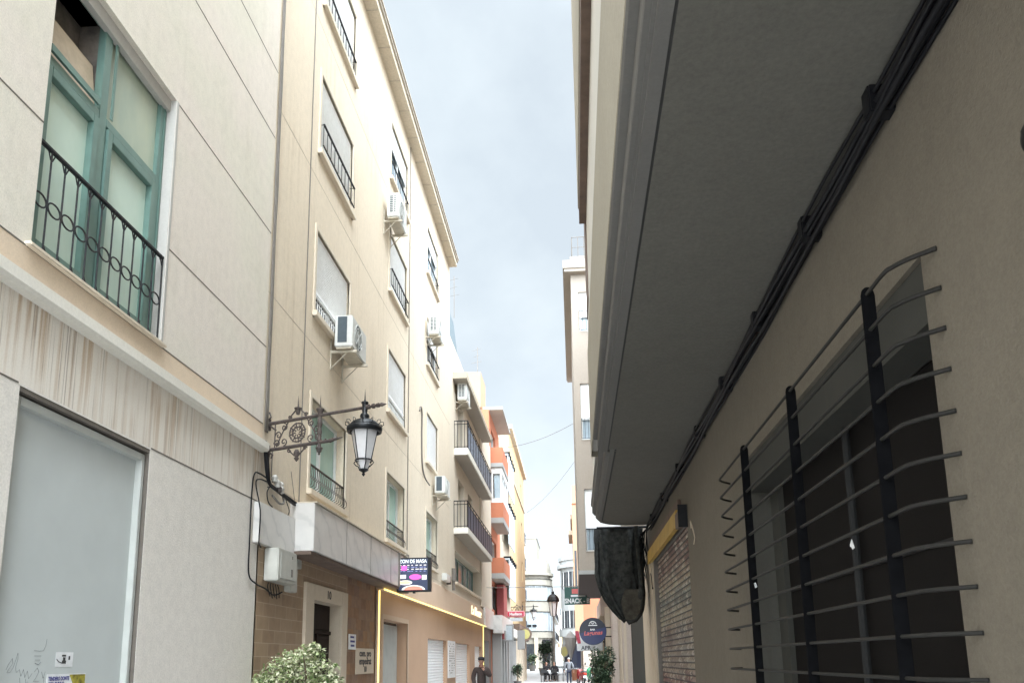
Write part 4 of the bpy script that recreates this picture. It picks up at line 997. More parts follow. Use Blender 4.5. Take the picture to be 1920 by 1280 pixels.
# alarm box and pipe above fascia
w = MB(); w.fbox(FL, 24.0, 24.8, 4.02, 4.25, 0.0, 0.16); o = w.build('alarm_box', 'ac_white', bevel=0.02); place(o, FL.p(24.4, 4.02)); tag(o, 'small white alarm box above the tan shop fascia', 'alarm box')
w = MB(); w.fbox(FL, 24.95, 25.15, 4.0, 4.25, 0.0, 0.12); w.build('side_cap', 'cable', o)
w = MB(); w.tube([FL.p(26.1, 3.9, 0.06), FL.p(26.1, 4.5, 0.06)], 0.05, 6); w.tube([FL.p(26.1, 4.2, 0.06), FL.p(26.1, 4.62, 0.06)], 0.09, 8); o = w.build('drainpipe', 'cable_grey'); place(o, FL.p(26.1, 3.9)); tag(o, 'short dark pipe end above the tan fascia where the beige building stops', 'pipe')

# ------------------------------------------------------------------ left, third building (balconies)
b3 = thing('building', 'beige building with long patterned balconies beyond the four-storey beige one', 'building', (-4, 31, 0))
w = MB(); hol = [(26.8, 34.0, 4.25, 5.33, 0.35), (27.6, 29.0, 6.2, 8.0, 0.3), (30.2, 31.6, 6.2, 8.0, 0.3), (27.6, 29.0, 9.0, 10.9, 0.3), (30.2, 31.6, 9.0, 10.9, 0.3), (36.2, 37.2, 3.95, 4.85, 0.3)]
wall_grid(w, FL, 25.6, 38.3, 3.06, 12.6, hol); shell(w, FL, 25.6, 38.3, 0, 12.6, 9); w.build('wall', 'surround', b3)
for (a, b, c, d, dp) in hol:
    window(b3, FL, a, b, c, d, dp, glass='pane_sky' if c < 5 else 'pane_dark', frame='teal' if c < 5 else 'white_alu', cover=0.0, surround=0, sill=(c < 5), mull=4 if b - a > 3 else 1)
def balcony(F, u0, u1, v, proj, parent, slab='ledge', panel='blue_pattern', under='balc_under', th=0.2, h=0.95, end='iron', solid=False, label=None):
    w = MB(); w.fbox(F, u0, u1, v + 0.02, v + th, 0.0, proj); bl = w.build('balcony', slab, parent)
    if label: bl['label'] = label
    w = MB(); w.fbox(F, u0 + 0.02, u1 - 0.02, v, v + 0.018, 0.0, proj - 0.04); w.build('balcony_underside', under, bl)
    if solid:
        w = MB(); w.fbox(F, u0, u1, v + th + 0.001, v + th + h, proj - 0.08, proj); w.fbox(F, u0, u0 + 0.08, v + th + 0.001, v + th + h, 0.0, proj - 0.082); w.fbox(F, u1 - 0.08, u1, v + th + 0.001, v + th + h, 0.0, proj - 0.082)
        w.build('parapet', panel, bl)
    else:
        w = MB(); w.fbox(F, u0 + 0.03, u1 - 0.03, v + th + 0.06, v + th + h - 0.1, proj - 0.035, proj - 0.025); w.build('balcony_screen', panel, bl)
        w = MB()
        w.tube([F.p(u0 + 0.02, v + th + h, 0.0), F.p(u0 + 0.02, v + th + h, proj - 0.02), F.p(u1 - 0.02, v + th + h, proj - 0.02), F.p(u1 - 0.02, v + th + h, 0)], 0.018, 5)
        w.tube([F.p(u0 + 0.02, v + th + h - 0.12, 0.0), F.p(u0 + 0.02, v + th + h - 0.12, proj - 0.02), F.p(u1 - 0.02, v + th + h - 0.12, proj - 0.02)], 0.012, 5)
        w.tube([F.p(u0 + 0.02, v + th + 0.05, 0.0), F.p(u0 + 0.02, v + th + 0.05, proj - 0.02), F.p(u1 - 0.02, v + th + 0.05, proj - 0.02)], 0.012, 5)
        for k in range(5): w.tube([F.p(u0 + 0.02, v + th, proj * k / 4 if k else 0.01), F.p(u0 + 0.02, v + th + h, proj * k / 4 if k else 0.01)], 0.010, 4)
        n = int((u1 - u0) / 0.8)
        for k in range(n + 1): u = u0 + 0.02 + (u1 - u0 - 0.04) * k / n; w.tube([F.p(u, v + th, proj - 0.02), F.p(u, v + th + h, proj - 0.02)], 0.012, 4)
        w.build('railing', 'iron', bl)
    return bl
balcony(FL, 26.5, 34.5, 5.83, 0.49, b3, panel='blue_mesh', th=0.22, h=0.92, label='lower balcony with a navy mesh screen')
balcony(FL, 26.6, 34.6, 8.60, 0.49, b3, panel='blue_pattern', th=0.25, h=0.98, label='upper balcony with a faded blue patterned screen')
w = MB(); w.fbox(FL, 26.3, 34.7, 11.28, 11.5, 0.0, 0.49); rf = w.build('roof_slab', 'cream', b3)
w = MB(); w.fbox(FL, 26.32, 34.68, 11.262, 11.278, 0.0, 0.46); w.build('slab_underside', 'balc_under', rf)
w = MB(); w.fbox(FL, 34.0, 38.3, 3.9, 12.0, 0.003, 0.06); w.build('side_pier', 'surround', b3)
w = MB(); w.prism([FL.p(26.0, 12.6, -0.3), FL.p(26.0, 15.2, -0.6), FL.p(26.0, 15.2, -3), FL.p(26.0, 12.6, -3)], (0, 4.5, 0)); w.build('attic', 'roof_slate', b3)
w = MB(); w.fbox(FL, 25.62, 26.5, 12.61, 14.6, -1.5, -0.15); w.build('chimney', 'cream', b3)
w = MB(); w.fbox(FL, 34.62, 38.3, 3.06, 3.9, 0.065, 0.15); w.build('marble_panel', 'marble', b3)
w = MB(); w.fbox(FL, 34.6, 38.3, 0, 3.055, -0.3, 0.0); w.build('tiled_wall', 'brown', b3)
w = MB(); w.fbox(FL, 35.2, 37.0, 0, 2.5, 0.0, 0.03); w.build('door', 'pane_dark', b3)
air_con(FL, 26.75, 10.65, 1.0, 0.62, 0.32, 'white air conditioner tucked under the roof slab above the upper patterned balcony')

# ------------------------------------------------------------------ left, fourth building (orange)
def simple_building(label, F, u0, u1, v1, wallm, holes, glass='pane_dark', cover=0.0, v0=0.0, back=9, depth=0.15, mull=1, frame='white_alu', cat='building', surround=0.0, sill=False):
    b = thing('building', label, cat, F.p((u0 + u1) / 2, v0, 0))
    w = MB(); wall_grid(w, F, u0, u1, v0 - 0.5, v1, [(h[0], h[1], h[2], h[3], depth) for h in holes]); shell(w, F, u0, u1, v0 - 0.5, v1, back); w.build('wall', wallm, b)
    for h in holes: window(b, F, *h[:4], depth, glass=h[4] if len(h) > 4 else glass, frame=frame, cover=h[5] if len(h) > 5 else cover, surround=surround, sill=sill, mull=mull)
    return b
b4 = simple_building('orange building with solid orange balconies and white slabs', FL, 38.3, 43.6, 14.0, 'orange', [(39.2, 41.4, 5.9, 7.6), (39.2, 41.4, 11.4, 13.3), (39.2, 41.4, 8.6, 10.3), (38.9, 42.5, 0.0, 2.6, 'pane_dark'), (39.0, 41.8, 4.1, 5.3, 'pane_sky')])
balcony(FL, 38.5, 42.1, 5.50, 0.65, b4, slab='white_wall', panel='orange', solid=True, th=0.28, h=0.75)
balcony(FL, 38.5, 42.1, 8.23, 0.65, b4, slab='white_wall', panel='orange', solid=True, th=0.28, h=0.75)
balcony(FL, 38.5, 42.1, 11.05, 0.65, b4, slab='white_wall', panel='orange', solid=True, th=0.22, h=0.8)
w = MB(); w.fbox(FL, 38.6, 42.0, 9.28, 9.5, 0.05, 0.6); w.fbox(FL, 38.6, 42.0, 10.75, 11.04, 0.05, 0.6)
for u in (38.6, 39.7, 40.8, 41.9): w.fbox(FL, u, u + 0.1, 9.5, 10.75, 0.5, 0.6)
w.fbox(FL, 38.6, 38.68, 9.5, 10.75, 0.05, 0.15); w.build('glazed_bay', 'white_alu', b4)
w = MB(); w.fbox(FL, 38.7, 41.95, 9.5, 10.75, 0.2, 0.52); w.build('bay_glass', 'pane_sky', b4)
w = MB(); w.fbox(FL, 38.4, 43.0, 14.0, 14.15, -0.3, 0.7); w.build('roof_slab', 'white_wall', b4)
w = MB(); w.fbox(FL, 38.42, 42.98, 13.98, 13.998, 0.0, 0.68); w.build('slab_underside', 'balc_under', b4)
w = MB(); w.fbox(FL, 38.35, 40.5, 14.15, 16.0, -3, -0.4); w.build('roof_hut', 'peach', b4)
w = MB(); w.fbox(FL, 38.3, 44.8, 2.9, 3.75, 0.1, 0.55); w.build('shop_fascia', 'marble', b4)
for u in (38.7, 40.2, 41.7, 43.2):
    w = MB(); w.fbox(FL, u, u + 0.5, 0.4, 2.88, 0.02, 0.45); pp = w.build('pilaster', 'white_wall', b4)
    w = MB(); w.fbox(FL, u - 0.01, u + 0.51, 0, 0.4, 0.02, 0.46); w.build('pilaster_base', 'terracotta', pp)
w = MB(); w.fbox(FL, 40.4, 42.4, 3.76, 5.4, 0.1, 0.45); w.build('red_panel', 'red_panel', b4)
# antennas
def antenna(x, y, z0, z1, lab):
    w = MB(); w.tube([(x, y, z0), (x, y, z1)], 0.018, 5)
    for k, l in enumerate((0.3, 0.2, 0.35)): w.tube([(x - l, y, z1 - 0.2 - 0.35 * k), (x + l * 0.6, y, z1 - 0.1 - 0.35 * k)], 0.008, 4)
    o = w.build('antenna', 'cable_grey'); place(o, (x, y, z0)); tag(o, lab, 'antenna')
antenna(-4.75, 40, 15.95, 18.0, 'thin television antenna on the orange building roof')
antenna(-4.5, 30, 15.2, 17.0, 'short antenna mast on the slate attic beyond the beige building')

# ------------------------------------------------------------------ left, farther buildings
b5 = simple_building('white and cream building with grey folding awnings beyond the orange one', FL, 43.6, 50.5, 15.2, 'cream', [(44.6, 46.0, z, z + 1.7, 'pane_sky') for z in (5.2, 8.3, 11.4)] + [(44.0, 50.0, 0.0, 2.9, 'pane_dark')])
for z in (4.9, 8.0, 11.1):
    w = MB(); w.prism([FL.p(45.6, z + 2.5, 0.0), FL.p(45.6, z + 2.5, 0.36), FL.p(45.6, z + 0.25, 0.36), FL.p(45.6, z + 0.25, 0.30), FL.p(45.6, z + 2.4, 0.30), FL.p(45.6, z + 2.4, 0.0)], (0, 4.3, 0)); w.build('awning', 'awning_grey', b5)
    w = MB()
    for k in range(5): w.fbox(FL, 45.7 + k * 1.0, 45.76 + k * 1.0, z + 2.35, z + 2.62, 0.0, 0.46)
    w.build('awning_arm', 'cable', b5)
for k in range(8): u = 44.0 + k * 0.85; w = MB(); w.fbox(FL, u, u + 0.3, 0, 2.95, 0.02, 0.32); w.build('pilaster', 'white_wall', b5)
w = MB(); w.fbox(FL, 43.7, 50.4, 2.95, 3.4, 0.02, 0.5); w.build('shop_fascia', 'ledge', b5)
w = MB(); w.prism([FL.p(45.6, 4.5, 0), FL.p(45.6, 4.1, 0.75), FL.p(45.6, 4.0, 0.75), FL.p(45.6, 4.35, 0)], (0, 4.2, 0)); w.build('tiled_canopy', 'brown', b5)
b6 = simple_building('tall yellow rendered building on the left with a bare side', FL, 50.5, 66.0, 16.6, 'yellow_wall', [(u, u + 1.0, z, z + 1.5, 'pane_dark') for u in (62.0,) for z in (4.6, 7.7, 10.8, 13.9)] + [(52.0, 60.0, 0.0, 3.2, 'pane_dark')])
w = MB(); w.fbox(FL, 50.5, 66, 16.6, 16.85, -0.2, 0.25); w.fbox(FL, 50.52, 65.9, 13.7, 13.8, 0.0, 0.07); w.build('cornice', 'cream', b6)
for k in range(7): u = 51.0 + k * 1.6; w = MB(); w.fbox(FL, u, u + 0.5, 0, 3.0, 0.02, 0.3); w.build('pilaster', 'limestone', b6)
w = MB(); w.fbox(FL, 51.0, 61, 3.0, 3.9, 0.02, 0.5); w.build('shop_fascia', 'brown', b6)
FL7 = Frame((-5.35, 0, 0), (0, 1, 0), (1, 0, 0))
b7 = simple_building('pale narrow building with stacked small balconies before the round corner house', FL7, 66.0, 86.0, 16.0, 'cream', [(u, u + 1.6, z, z + 2.0, 'pane_dark') for u in (68.0, 73.0, 78.0) for z in (4.6, 7.7, 10.8, 13.2)])
for z in (4.3, 7.4, 10.5, 13.0):
    balcony(FL7, 67.2, 80.5, z, 0.6, b7, slab='white_wall', panel='blue_pattern', th=0.2, h=0.9)

# ------------------------------------------------------------------ round corner buildings at the end of the street
def arc(cx, cy, r, a0, a1, n=14): return [(cx + r * math.cos(R(a0 + (a1 - a0) * k / n)), cy + r * math.sin(R(a0 + (a1 - a0) * k / n))) for k in range(n + 1)]
def arc_band(mb, cx, cy, r, z0, z1, a0=-180, a1=0, rin=None):
    P = arc(cx, cy, r, a0, a1); rings = [[(x, y, z0) for x, y in P], [(x, y, z1) for x, y in P]]
    mb.loft(rings, closed=False)
    c = (cx, cy)
    for z in (z0, z1):
        for k in range(len(P) - 1): mb.add([(P[k][0], P[k][1], z), (P[k + 1][0], P[k + 1][1], z), (cx, cy, z)], [(0, 1, 2)])
bl = thing('building', 'white building with a rounded glazed corner at the end of the street', 'building', (-5.0, 95, 0.6))
CX, CY, RR = -5.3, 97.6, 2.65
w = MB(); arc_band(w, CX, CY, RR - 0.25, 0.0, 13.2, -200, 20); w.box(CX - 8, CX + RR - 0.3, CY, CY + 16, 0.0, 13.2); w.build('wall', 'cream_far', bl)
w = MB(); arc_band(w, CX, CY, RR, 4.2, 4.9, -200, 25); arc_band(w, CX, CY, RR - 0.02, 7.2, 8.5, -200, 25); arc_band(w, CX, CY, RR - 0.02, 10.3, 11.1, -200, 25); arc_band(w, CX, CY, RR + 0.22, 11.6, 11.9, -200, 25); w.build('floor_band', 'cream_far', bl)
for z in (4.9, 8.5, ):
    zt = z + (2.3 if z < 8 else 1.8)
    w = MB(); arc_band(w, CX, CY, RR - 0.06, z, zt, -190, 22); gl = w.build('glazed_gallery', 'gallery', bl)
    w = MB()
    for k in range(12):
        a = R(-175 + 17 * k); w.obox((CX + (RR - 0.04) * math.cos(a), CY + (RR - 0.04) * math.sin(a), (z + zt) / 2), (-math.sin(a) * 0.03, math.cos(a) * 0.03, 0), (math.cos(a) * 0.03, math.sin(a) * 0.03, 0), (0, 0, (zt - z) / 2))
    w.build('mullion', 'awning_grey', gl)
w = MB()
for k in range(2): a = R(-92 + 14 * k); w.obox((CX + (RR) * math.cos(a), CY + (RR) * math.sin(a), 5.6), (-math.sin(a) * 0.25, math.cos(a) * 0.25, 0), (math.cos(a) * 0.03, math.sin(a) * 0.03, 0), (0, 0, 0.14))
w.build('vent', 'cable', bl)
w = MB(); arc_band(w, CX, CY, RR - 0.5, 11.9, 13.6, -200, 25); w.box(CX - 4, CX + 0.9, CY - 1.2, CY + 8, 13.6, 16.2); w.build('attic', 'cream_far', bl)
w = MB(); w.box(CX - 4.1, CX + 1.0, CY - 1.3, CY + 8.1, 16.2, 16.4); w.build('attic_roof', 'white_wall', bl)
w = MB(); w.box(CX - 1.6, CX - 0.5, CY - 1.215, CY - 1.2, 14.3, 15.4); w.box(CX + 0.0, CX + 0.6, CY - 1.215, CY - 1.2, 14.0, 15.4); w.build('window', 'awning_grey', bl)
w = MB(); w.box(CX - 0.6, CX + 0.5, CY - RR - 0.05 + 0.2, CY - RR + 0.4, gz(95) - 0.2, 3.5); dd = w.build('door', 'pane_dark', bl)
w = MB(); w.box(CX + 0.5, CX + 0.9, CY - RR + 0.05, CY - RR + 0.5, gz(95) - 0.2, 4.2); w.build('pillar', 'limestone', bl)
w = MB(); w.box(CX - 1.6, CX - 0.6, CY - RR + 0.7, CY - RR + 0.8, gz(95) - 0.2, 4.0); w.box(CX + 0.9, CX + 2.3, CY - RR + 0.7, CY - RR + 0.8, gz(95) - 0.2, 4.0); w.build('shop_window', 'dark_room', bl)

for z in (4.95, 7.25, 8.52, 10.35, 11.15):
    P_ = arc(CX, CY, RR + 0.03, -185, 20); w = MB(); w.tube([(x, y, z) for x, y in P_], 0.05, 4); w.build('moulding', 'lintel_grey', bl)
br = thing('building', 'white building with a curved balcony corner and dark windows, far right of the street', 'building', (0.5, 95, 0.6))
CX2, CY2 = 1.6, 97.5
w = MB(); arc_band(w, CX2, CY2, 3.2, 3.4, 12.4, -200, 20); w.box(CX2 - 3.15, CX2 + 10, CY2, CY2 + 12, 0.0, 12.4); w.build('wall', 'white_wall', br)
w = MB(); arc_band(w, CX2, CY2, 3.6, 12.4, 12.8, -200, 20); arc_band(w, CX2, CY2, 3.4, 13.3, 13.7, -200, 20); arc_band(w, CX2, CY2, 3.25, 12.8, 13.3, -200, 20); w.build('cornice', 'white_wall', br)
for z in (5.3, 9.9):
    for a in (-150, -132, -114, -96):
        aa = R(a); w = MB(); w.obox((CX2 + 3.2 * math.cos(aa), CY2 + 3.2 * math.sin(aa), z + 1.0), (-math.sin(aa) * 0.42, math.cos(aa) * 0.42, 0), (math.cos(aa) * 0.04, math.sin(aa) * 0.04, 0), (0, 0, 1.0)); ww_ = w.build('window', 'pane_dark', br)
        w = MB(); w.obox((CX2 + 3.25 * math.cos(aa), CY2 + 3.25 * math.sin(aa), z + 1.0), (-math.sin(aa) * 0.035, math.cos(aa) * 0.035, 0), (math.cos(aa) * 0.04, math.sin(aa) * 0.04, 0), (0, 0, 1.0)); w.build('window_frame', 'white_alu', ww_)
w = MB(); arc_band(w, CX2, CY2, 3.5, 4.3, 5.1, -200, 20); w.build('balcony', 'white_wall', br)
w = MB(); arc_band(w, CX2, CY2, 2.9, 0.3, 3.4, -200, 20); w.build('shop_window', 'sign_navy', br)
w = MB(); w.tube([(0.2, 96.5, 13.7), (0.2, 96.5, 15.6)], 0.05, 5); o = w.build('antenna', 'cable_grey'); place(o, (0.2, 96.5, 13.7)); tag(o, 'mast on the flat roof of the far right curved building', 'antenna')
# buildings closing the view
F_end = Frame((-9, 165, 0), (1, 0, 0), (0, -1, 0))
be = simple_building('distant white and pale yellow houses closing the end of the street', F_end, 0, 26, 15.0, 'cream_far', [(5.9 + 0.0, 6.6, 6.5, 8.0), (5.9, 6.6, 10.5, 12.0)], v0=1.0, cat='house')
w = MB(); w.fbox(F_end, 0, 26, 1.0, 6.3, 0.003, 0.05); w.build('lower_wall', 'yellow_wall', be)
w = MB()
for k in range(5): w.fbox(F_end, 4.6 + k * 0.8, 5.0 + k * 0.8, 4.2, 4.8, 0.05, 0.12)
w.build('shop_sign', 'brown', be)
F_m = Frame((-3.4, 118, 0), (1, 0, 0), (0, -1, 0))
bm_ = simple_building('slim pale stepped building with small balconies just past the round corner house', Frame((-3.2, 112, 0), (0, 1, 0), (1, 0, 0)), 0, 30, 13.0, 'white_wall', [(u, u + 2.0, z, z + 1.8) for u in (3, 9, 15) for z in (4.8, 7.9)], v0=0.8)
balcony(Frame((-3.2, 112, 0), (0, 1, 0), (1, 0, 0)), 1, 24, 4.3, 0.5, bm_, slab='white_wall', panel='blue_pattern', h=1.0)
balcony(Frame((-3.2, 112, 0), (0, 1, 0), (1, 0, 0)), 1, 24, 7.4, 0.5, bm_, slab='white_wall', panel='blue_pattern', h=1.0)

# ------------------------------------------------------------------ right building (overhang)
FR = Frame((1.72, 0, 0), (0, 1, 0), (-1, 0, 0))
r1 = thing('building', 'building with a deep grey overhang, nearest on the right', 'building', (1.72, 8, 0))
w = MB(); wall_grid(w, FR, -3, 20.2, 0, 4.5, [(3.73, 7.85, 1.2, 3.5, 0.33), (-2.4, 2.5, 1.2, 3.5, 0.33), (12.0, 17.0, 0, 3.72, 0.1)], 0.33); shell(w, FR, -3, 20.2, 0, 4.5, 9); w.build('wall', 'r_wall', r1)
# soffit, nearer wide part and farther part with a rounded corner
SO = 4.5
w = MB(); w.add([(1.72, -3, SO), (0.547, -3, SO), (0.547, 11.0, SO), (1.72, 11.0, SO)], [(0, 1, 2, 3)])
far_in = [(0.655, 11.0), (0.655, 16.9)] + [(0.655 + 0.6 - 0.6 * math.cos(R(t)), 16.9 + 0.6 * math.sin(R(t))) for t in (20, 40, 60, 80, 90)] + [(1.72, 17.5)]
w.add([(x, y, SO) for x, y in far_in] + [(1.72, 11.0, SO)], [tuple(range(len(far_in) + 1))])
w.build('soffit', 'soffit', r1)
def offset_path(off):   # outline of the farther part pushed out by off
    rr = 0.6 + off
    return [(0.655 - off, 11.0), (0.655 - off, 16.9)] + [(0.655 + 0.6 - rr * math.cos(R(t)), 16.9 + rr * math.sin(R(t))) for t in (20, 40, 60, 80, 90)] + [(1.72, 17.5 + off)]
def sweep_near(mb, prof, y0=-3, y1=11.12):
    for i in range(len(prof) - 1):
        (xa, za), (xb, zb) = prof[i], prof[i + 1]
        mb.quad((xa, y0, za), (xb, y0, zb), (xb, y1, zb), (xa, y1, za))
    mb.add([(x, y1, z) for x, z in prof] + [(1.0, y1, prof[-1][1]), (1.0, y1, prof[0][1])], [tuple(range(len(prof) + 2))])
w = MB(); sweep_near(w, [(0.547, SO), (0.547, SO + 0.008), (0.530, SO + 0.008), (0.530, SO)]); w.build('drip_groove', 'groove', r1)
w = MB(); sweep_near(w, [(0.53, SO), (0.455, SO), (0.455, SO + 0.03), (0.435, SO + 0.03), (0.435, SO + 0.05), (0.402, SO + 0.05), (0.395, SO + 0.06), (0.395, SO + 0.18)]); w.build('moulding', 'soffit_edge', r1)
w = MB(); sweep_near(w, [(0.395, SO + 0.18), (0.345, SO + 0.185), (0.332, SO + 0.20), (0.332, SO + 0.205)]); w.build('cornice', 'soffit_edge', r1)
w = MB(); sweep_near(w, [(0.332, SO + 0.205), (0.326, SO + 0.21), (0.326, 6.4)], y1=12.2); w.build('parapet', 'stone_band', r1)
w = MB(); sweep_near(w, [(0.326, 6.4), (0.345, 6.4), (0.345, 8.1), (0.345, 16.0)], y1=12.2); w.box(0.346, 9, -3, 12.2, SO + 0.3, 16.0); w.build('upper_wall', 'r_white', r1)
w = MB(); w.box(0.24, 0.344, -3, 11.2, 8.1, 8.35); w.build('bay_base', 'brown', r1)
w = MB(); w.box(0.2275, 0.344, -3, 11.2, 8.35, 16.0); w.build('bay', 'stone_band', r1)
w = MB(); w.box(0.33, 0.345, 11.2, 12.0, 6.9, 8.6); w.build('shutter', 'brown', r1)
# farther part
def sweep_far(mb, prof):
    rings = []
    for (off, z) in prof: rings.append([(x, y, z) for x, y in offset_path(off)])
    mb.loft(rings, closed=False)
w = MB(); sweep_far(w, [(0.0, SO), (0.0, SO + 0.012), (0.025, SO + 0.012), (0.025, SO)]); w.build('drip_groove', 'groove', r1)
w = MB(); sweep_far(w, [(0.025, SO), (0.09, SO), (0.09, SO + 0.03), (0.13, SO + 0.04), (0.15, SO + 0.06), (0.15, SO + 0.16), (0.22, SO + 0.17), (0.22, SO + 0.3), (0.245, SO + 0.33), (0.245, SO + 0.36), (0.17, SO + 0.37)]); w.build('moulding', 'soffit_edge', r1)
w = MB(); sweep_far(w, [(0.17, SO + 0.37), (0.17, 16.0)]); w.box(0.52, 9, 12.2, 17.3, 15.8, 16.0); w.build('upper_wall', 'r_white', r1)
w = MB(); w.box(0.478, 0.486, 13.2, 14.6, 5.6, 7.6); w.build('window', 'pane_dark', r1)
# window behind the grille
w = MB(); w.fbox(FR, 3.73, 7.85, 1.2, 3.18, -0.30, -0.27); wb = w.build('window', 'screen', r1); wb['label'] = 'wide window with dark mesh screens behind the grille'
w = MB(); w.fbox(FR, 3.735, 7.845, 3.18, 3.497, -0.26, -0.03); w.build('shutter_box', 'lintel_grey', wb)
w = MB(); w.fbox(FR, 7.842, 7.8485, 1.2, 3.18, -0.26, -0.003); w.fbox(FR, 3.735, 7.842, 1.2, 1.206, -0.26, -0.003); w.build('reveal_lining', 'reveal_dark', wb)
w = MB(); w.fbox(FR, 7.55, 7.85, 1.2, 3.18, -0.27, -0.22); w.build('side_panel', 'lintel_grey', wb)
w = MB(); w.tube([FR.p(5.62, 1.26, -0.22), FR.p(5.62, 3.18, -0.22)], 0.028, 8); w.fbox(FR, 3.73, 7.55, 1.2, 1.26, -0.265, -0.22); w.build('window_frame', 'frame_dark', wb)
w = MB(); w.fbox(FR, 3.74, 5.62, 2.18, 2.20, -0.268, -0.255); w.fbox(FR, 5.68, 7.5, 2.18, 2.20, -0.268, -0.255); w.build('screen_bar', 'cable', wb)
w = MB(); w.fbox(FR, -2.4, 2.5, 1.2, 3.5, -0.30, -0.27); w.build('window', 'screen', r1)
def grille(y0, y1, posts, label, dz=0.0):
    o = thing('window_grille', label, 'window grille', (1.7, (y0 + y1) / 2, 1.4), 'iron grilles on the right wall')
    PX = 0.155
    for k in range(12):
        z = 1.295 + 0.1955 * k + dz
        w = MB()
        w.tube(spl([FR.p(y0, z, 0.002), FR.p(y0 + 0.04, z, 0.04), FR.p(y0 + 0.10, z, 0.095), FR.p(y0 + 0.17, z, 0.135), FR.p(y0 + 0.25, z, PX), FR.p(y0 + 0.6, z, PX), FR.p((y0 + y1) / 2, z, PX), FR.p(y1 - 0.6, z, PX), FR.p(y1 - 0.25, z, PX), FR.p(y1 - 0.17, z, 0.135), FR.p(y1 - 0.10, z, 0.095), FR.p(y1 - 0.04, z, 0.04), FR.p(y1, z, 0.002)], 4), 0.0115, 6)
        w.build('bar', 'grille_rod', o, smooth=True)
    for y in posts:
        w = MB(); pts = [FR.p(y, 1.1, 0.115), FR.p(y, 1.1, 0.185), FR.p(y, 3.44, 0.185), FR.p(y, 3.47, 0.178), FR.p(y, 3.485, 0.16), FR.p(y, 3.485, 0.14), FR.p(y, 3.47, 0.122), FR.p(y, 3.44, 0.115)]
        w.prism(pts, (0, 0.014, 0)); w.build('post', 'grille_iron', o, bevel=0.003)
    return o
grille(3.56, 8.62, (4.02, 5.55, 7.15), 'black iron grille with bent bars over the wide dark window')
grille(-2.6, 2.76, (-1.8, -0.5, 0.6, 1.7), dz=-0.1, label='next iron grille of which only two bar tips show at the right edge')
for (y, z, nm) in ((4.56, 2.21, 'crumpled white paper scrap caught on the grille in its middle bay'), (7.03, 2.21, 'tiny white paper scrap caught near the far post of the grille')):
    w = MB(); s = 0.035 if y < 5 else 0.025; c = FR.p(y, z, 0.16)
    vs = [c + Vector((jit(.012), jit(s), jit(s * 1.1) - 0.005)) for _ in range(9)]
    w.add(vs, [(0, 1, 2), (1, 2, 3), (2, 3, 4), (3, 4, 5), (4, 5, 6), (0, 6, 7), (1, 7, 8), (0, 4, 8), (2, 5, 7), (3, 6, 8)])
    o = w.build('paper_scrap', 'cloth_white'); place(o, c); tag(o, nm, 'paper')
# cables under the overhang
paths = []
for k in range(9):
    dx = 0.02 + 0.042 * (k % 3); dz = 4.475 - 0.052 * (k // 3) - 0.012 * (k % 2)
    paths.append(([FR.p(-2.9 + i * 0.68, dz - abs(math.sin(i * 1.05 + k * 0.4)) * 0.018, dx + 0.016 * math.sin(i * 0.9 + k * 1.7)) for i in range(31)], 0.012 + 0.008 * (k % 2)))
cable('cable_bundle', 'long thick bundle of black cables running under the overhang along the right wall', paths, 'cable', FR.p(8, 4.4, 0.05))
WRAP = ['biggest, near the top edge', 'second from the top edge', 'above the nearest grille post', 'above the far grille post', 'just past the grille', 'at the near end of the yellow board', 'above the middle of the yellow board', 'last before the net']
for y in (3.85, 5.1, 6.6, 8.2, 10.0, 12.0, 14.2, 16.3):
    w = MB(); w.obox(FR.p(y, 4.44, 0.05), (0, 0.05, 0.0), (0.080, 0, 0), (0, 0, 0.088)); w.obox(FR.p(y + 0.03, 4.39, 0.03), (0, 0.09, -0.025), (0.010, 0, 0), (0, 0.002, 0.010))
    o = w.build('cable_clip', 'cable', bevel=0.008); place(o, FR.p(y, 4.4, 0.05)); tag(o, 'dark tape wrap on the overhang cables, ' + WRAP.pop(0), 'cable clip', 'wraps on the overhang cables')
paths = []
for k in range(8):
    y = 18.0 + k * 0.13
    paths.append((spl([FR.p(17.5, 4.42 - 0.02 * k, 0.08 + 0.02 * k), FR.p(y, 4.15 + jit(.15), 0.10 + jit(.08)), FR.p(y + 0.1 + jit(.1), 3.75 + jit(.2), 0.06 + jit(.08)), FR.p(y + jit(.2), 3.3 + jit(.25), 0.04)], 6), 0.013))
paths.append((spl([FR.p(17.6, 3.9, 0.04), FR.p(17.5, 3.5, 0.05), FR.p(17.3, 3.3, 0.05), FR.p(17.2, 3.05, 0.05)], 5), 0.016))
cable('cable_bundle', 'tangle of dark cables hanging where the overhang ends above the pale pilaster', paths, 'cable', FR.p(18.2, 3.8, 0.05))
o = thing('insulator', 'small white insulators among the hanging cables at the end of the overhang', 'insulator', FR.p(18.0, 4.1, 0.1))
for (u, v, s) in ((18.0, 4.28, 0.05), (18.35, 4.2, 0.05), (18.2, 4.0, 0.04)):
    w = MB(); w.lathe(FR.p(u, v, 0.15), [(s * 0.3, 0), (s * 0.9, s * 0.3), (s * 0.6, s * 0.8), (s, s * 1.1), (s * 0.25, s * 2)], 8); w.build('ceramic_body', 'ceramic', o, smooth=True)
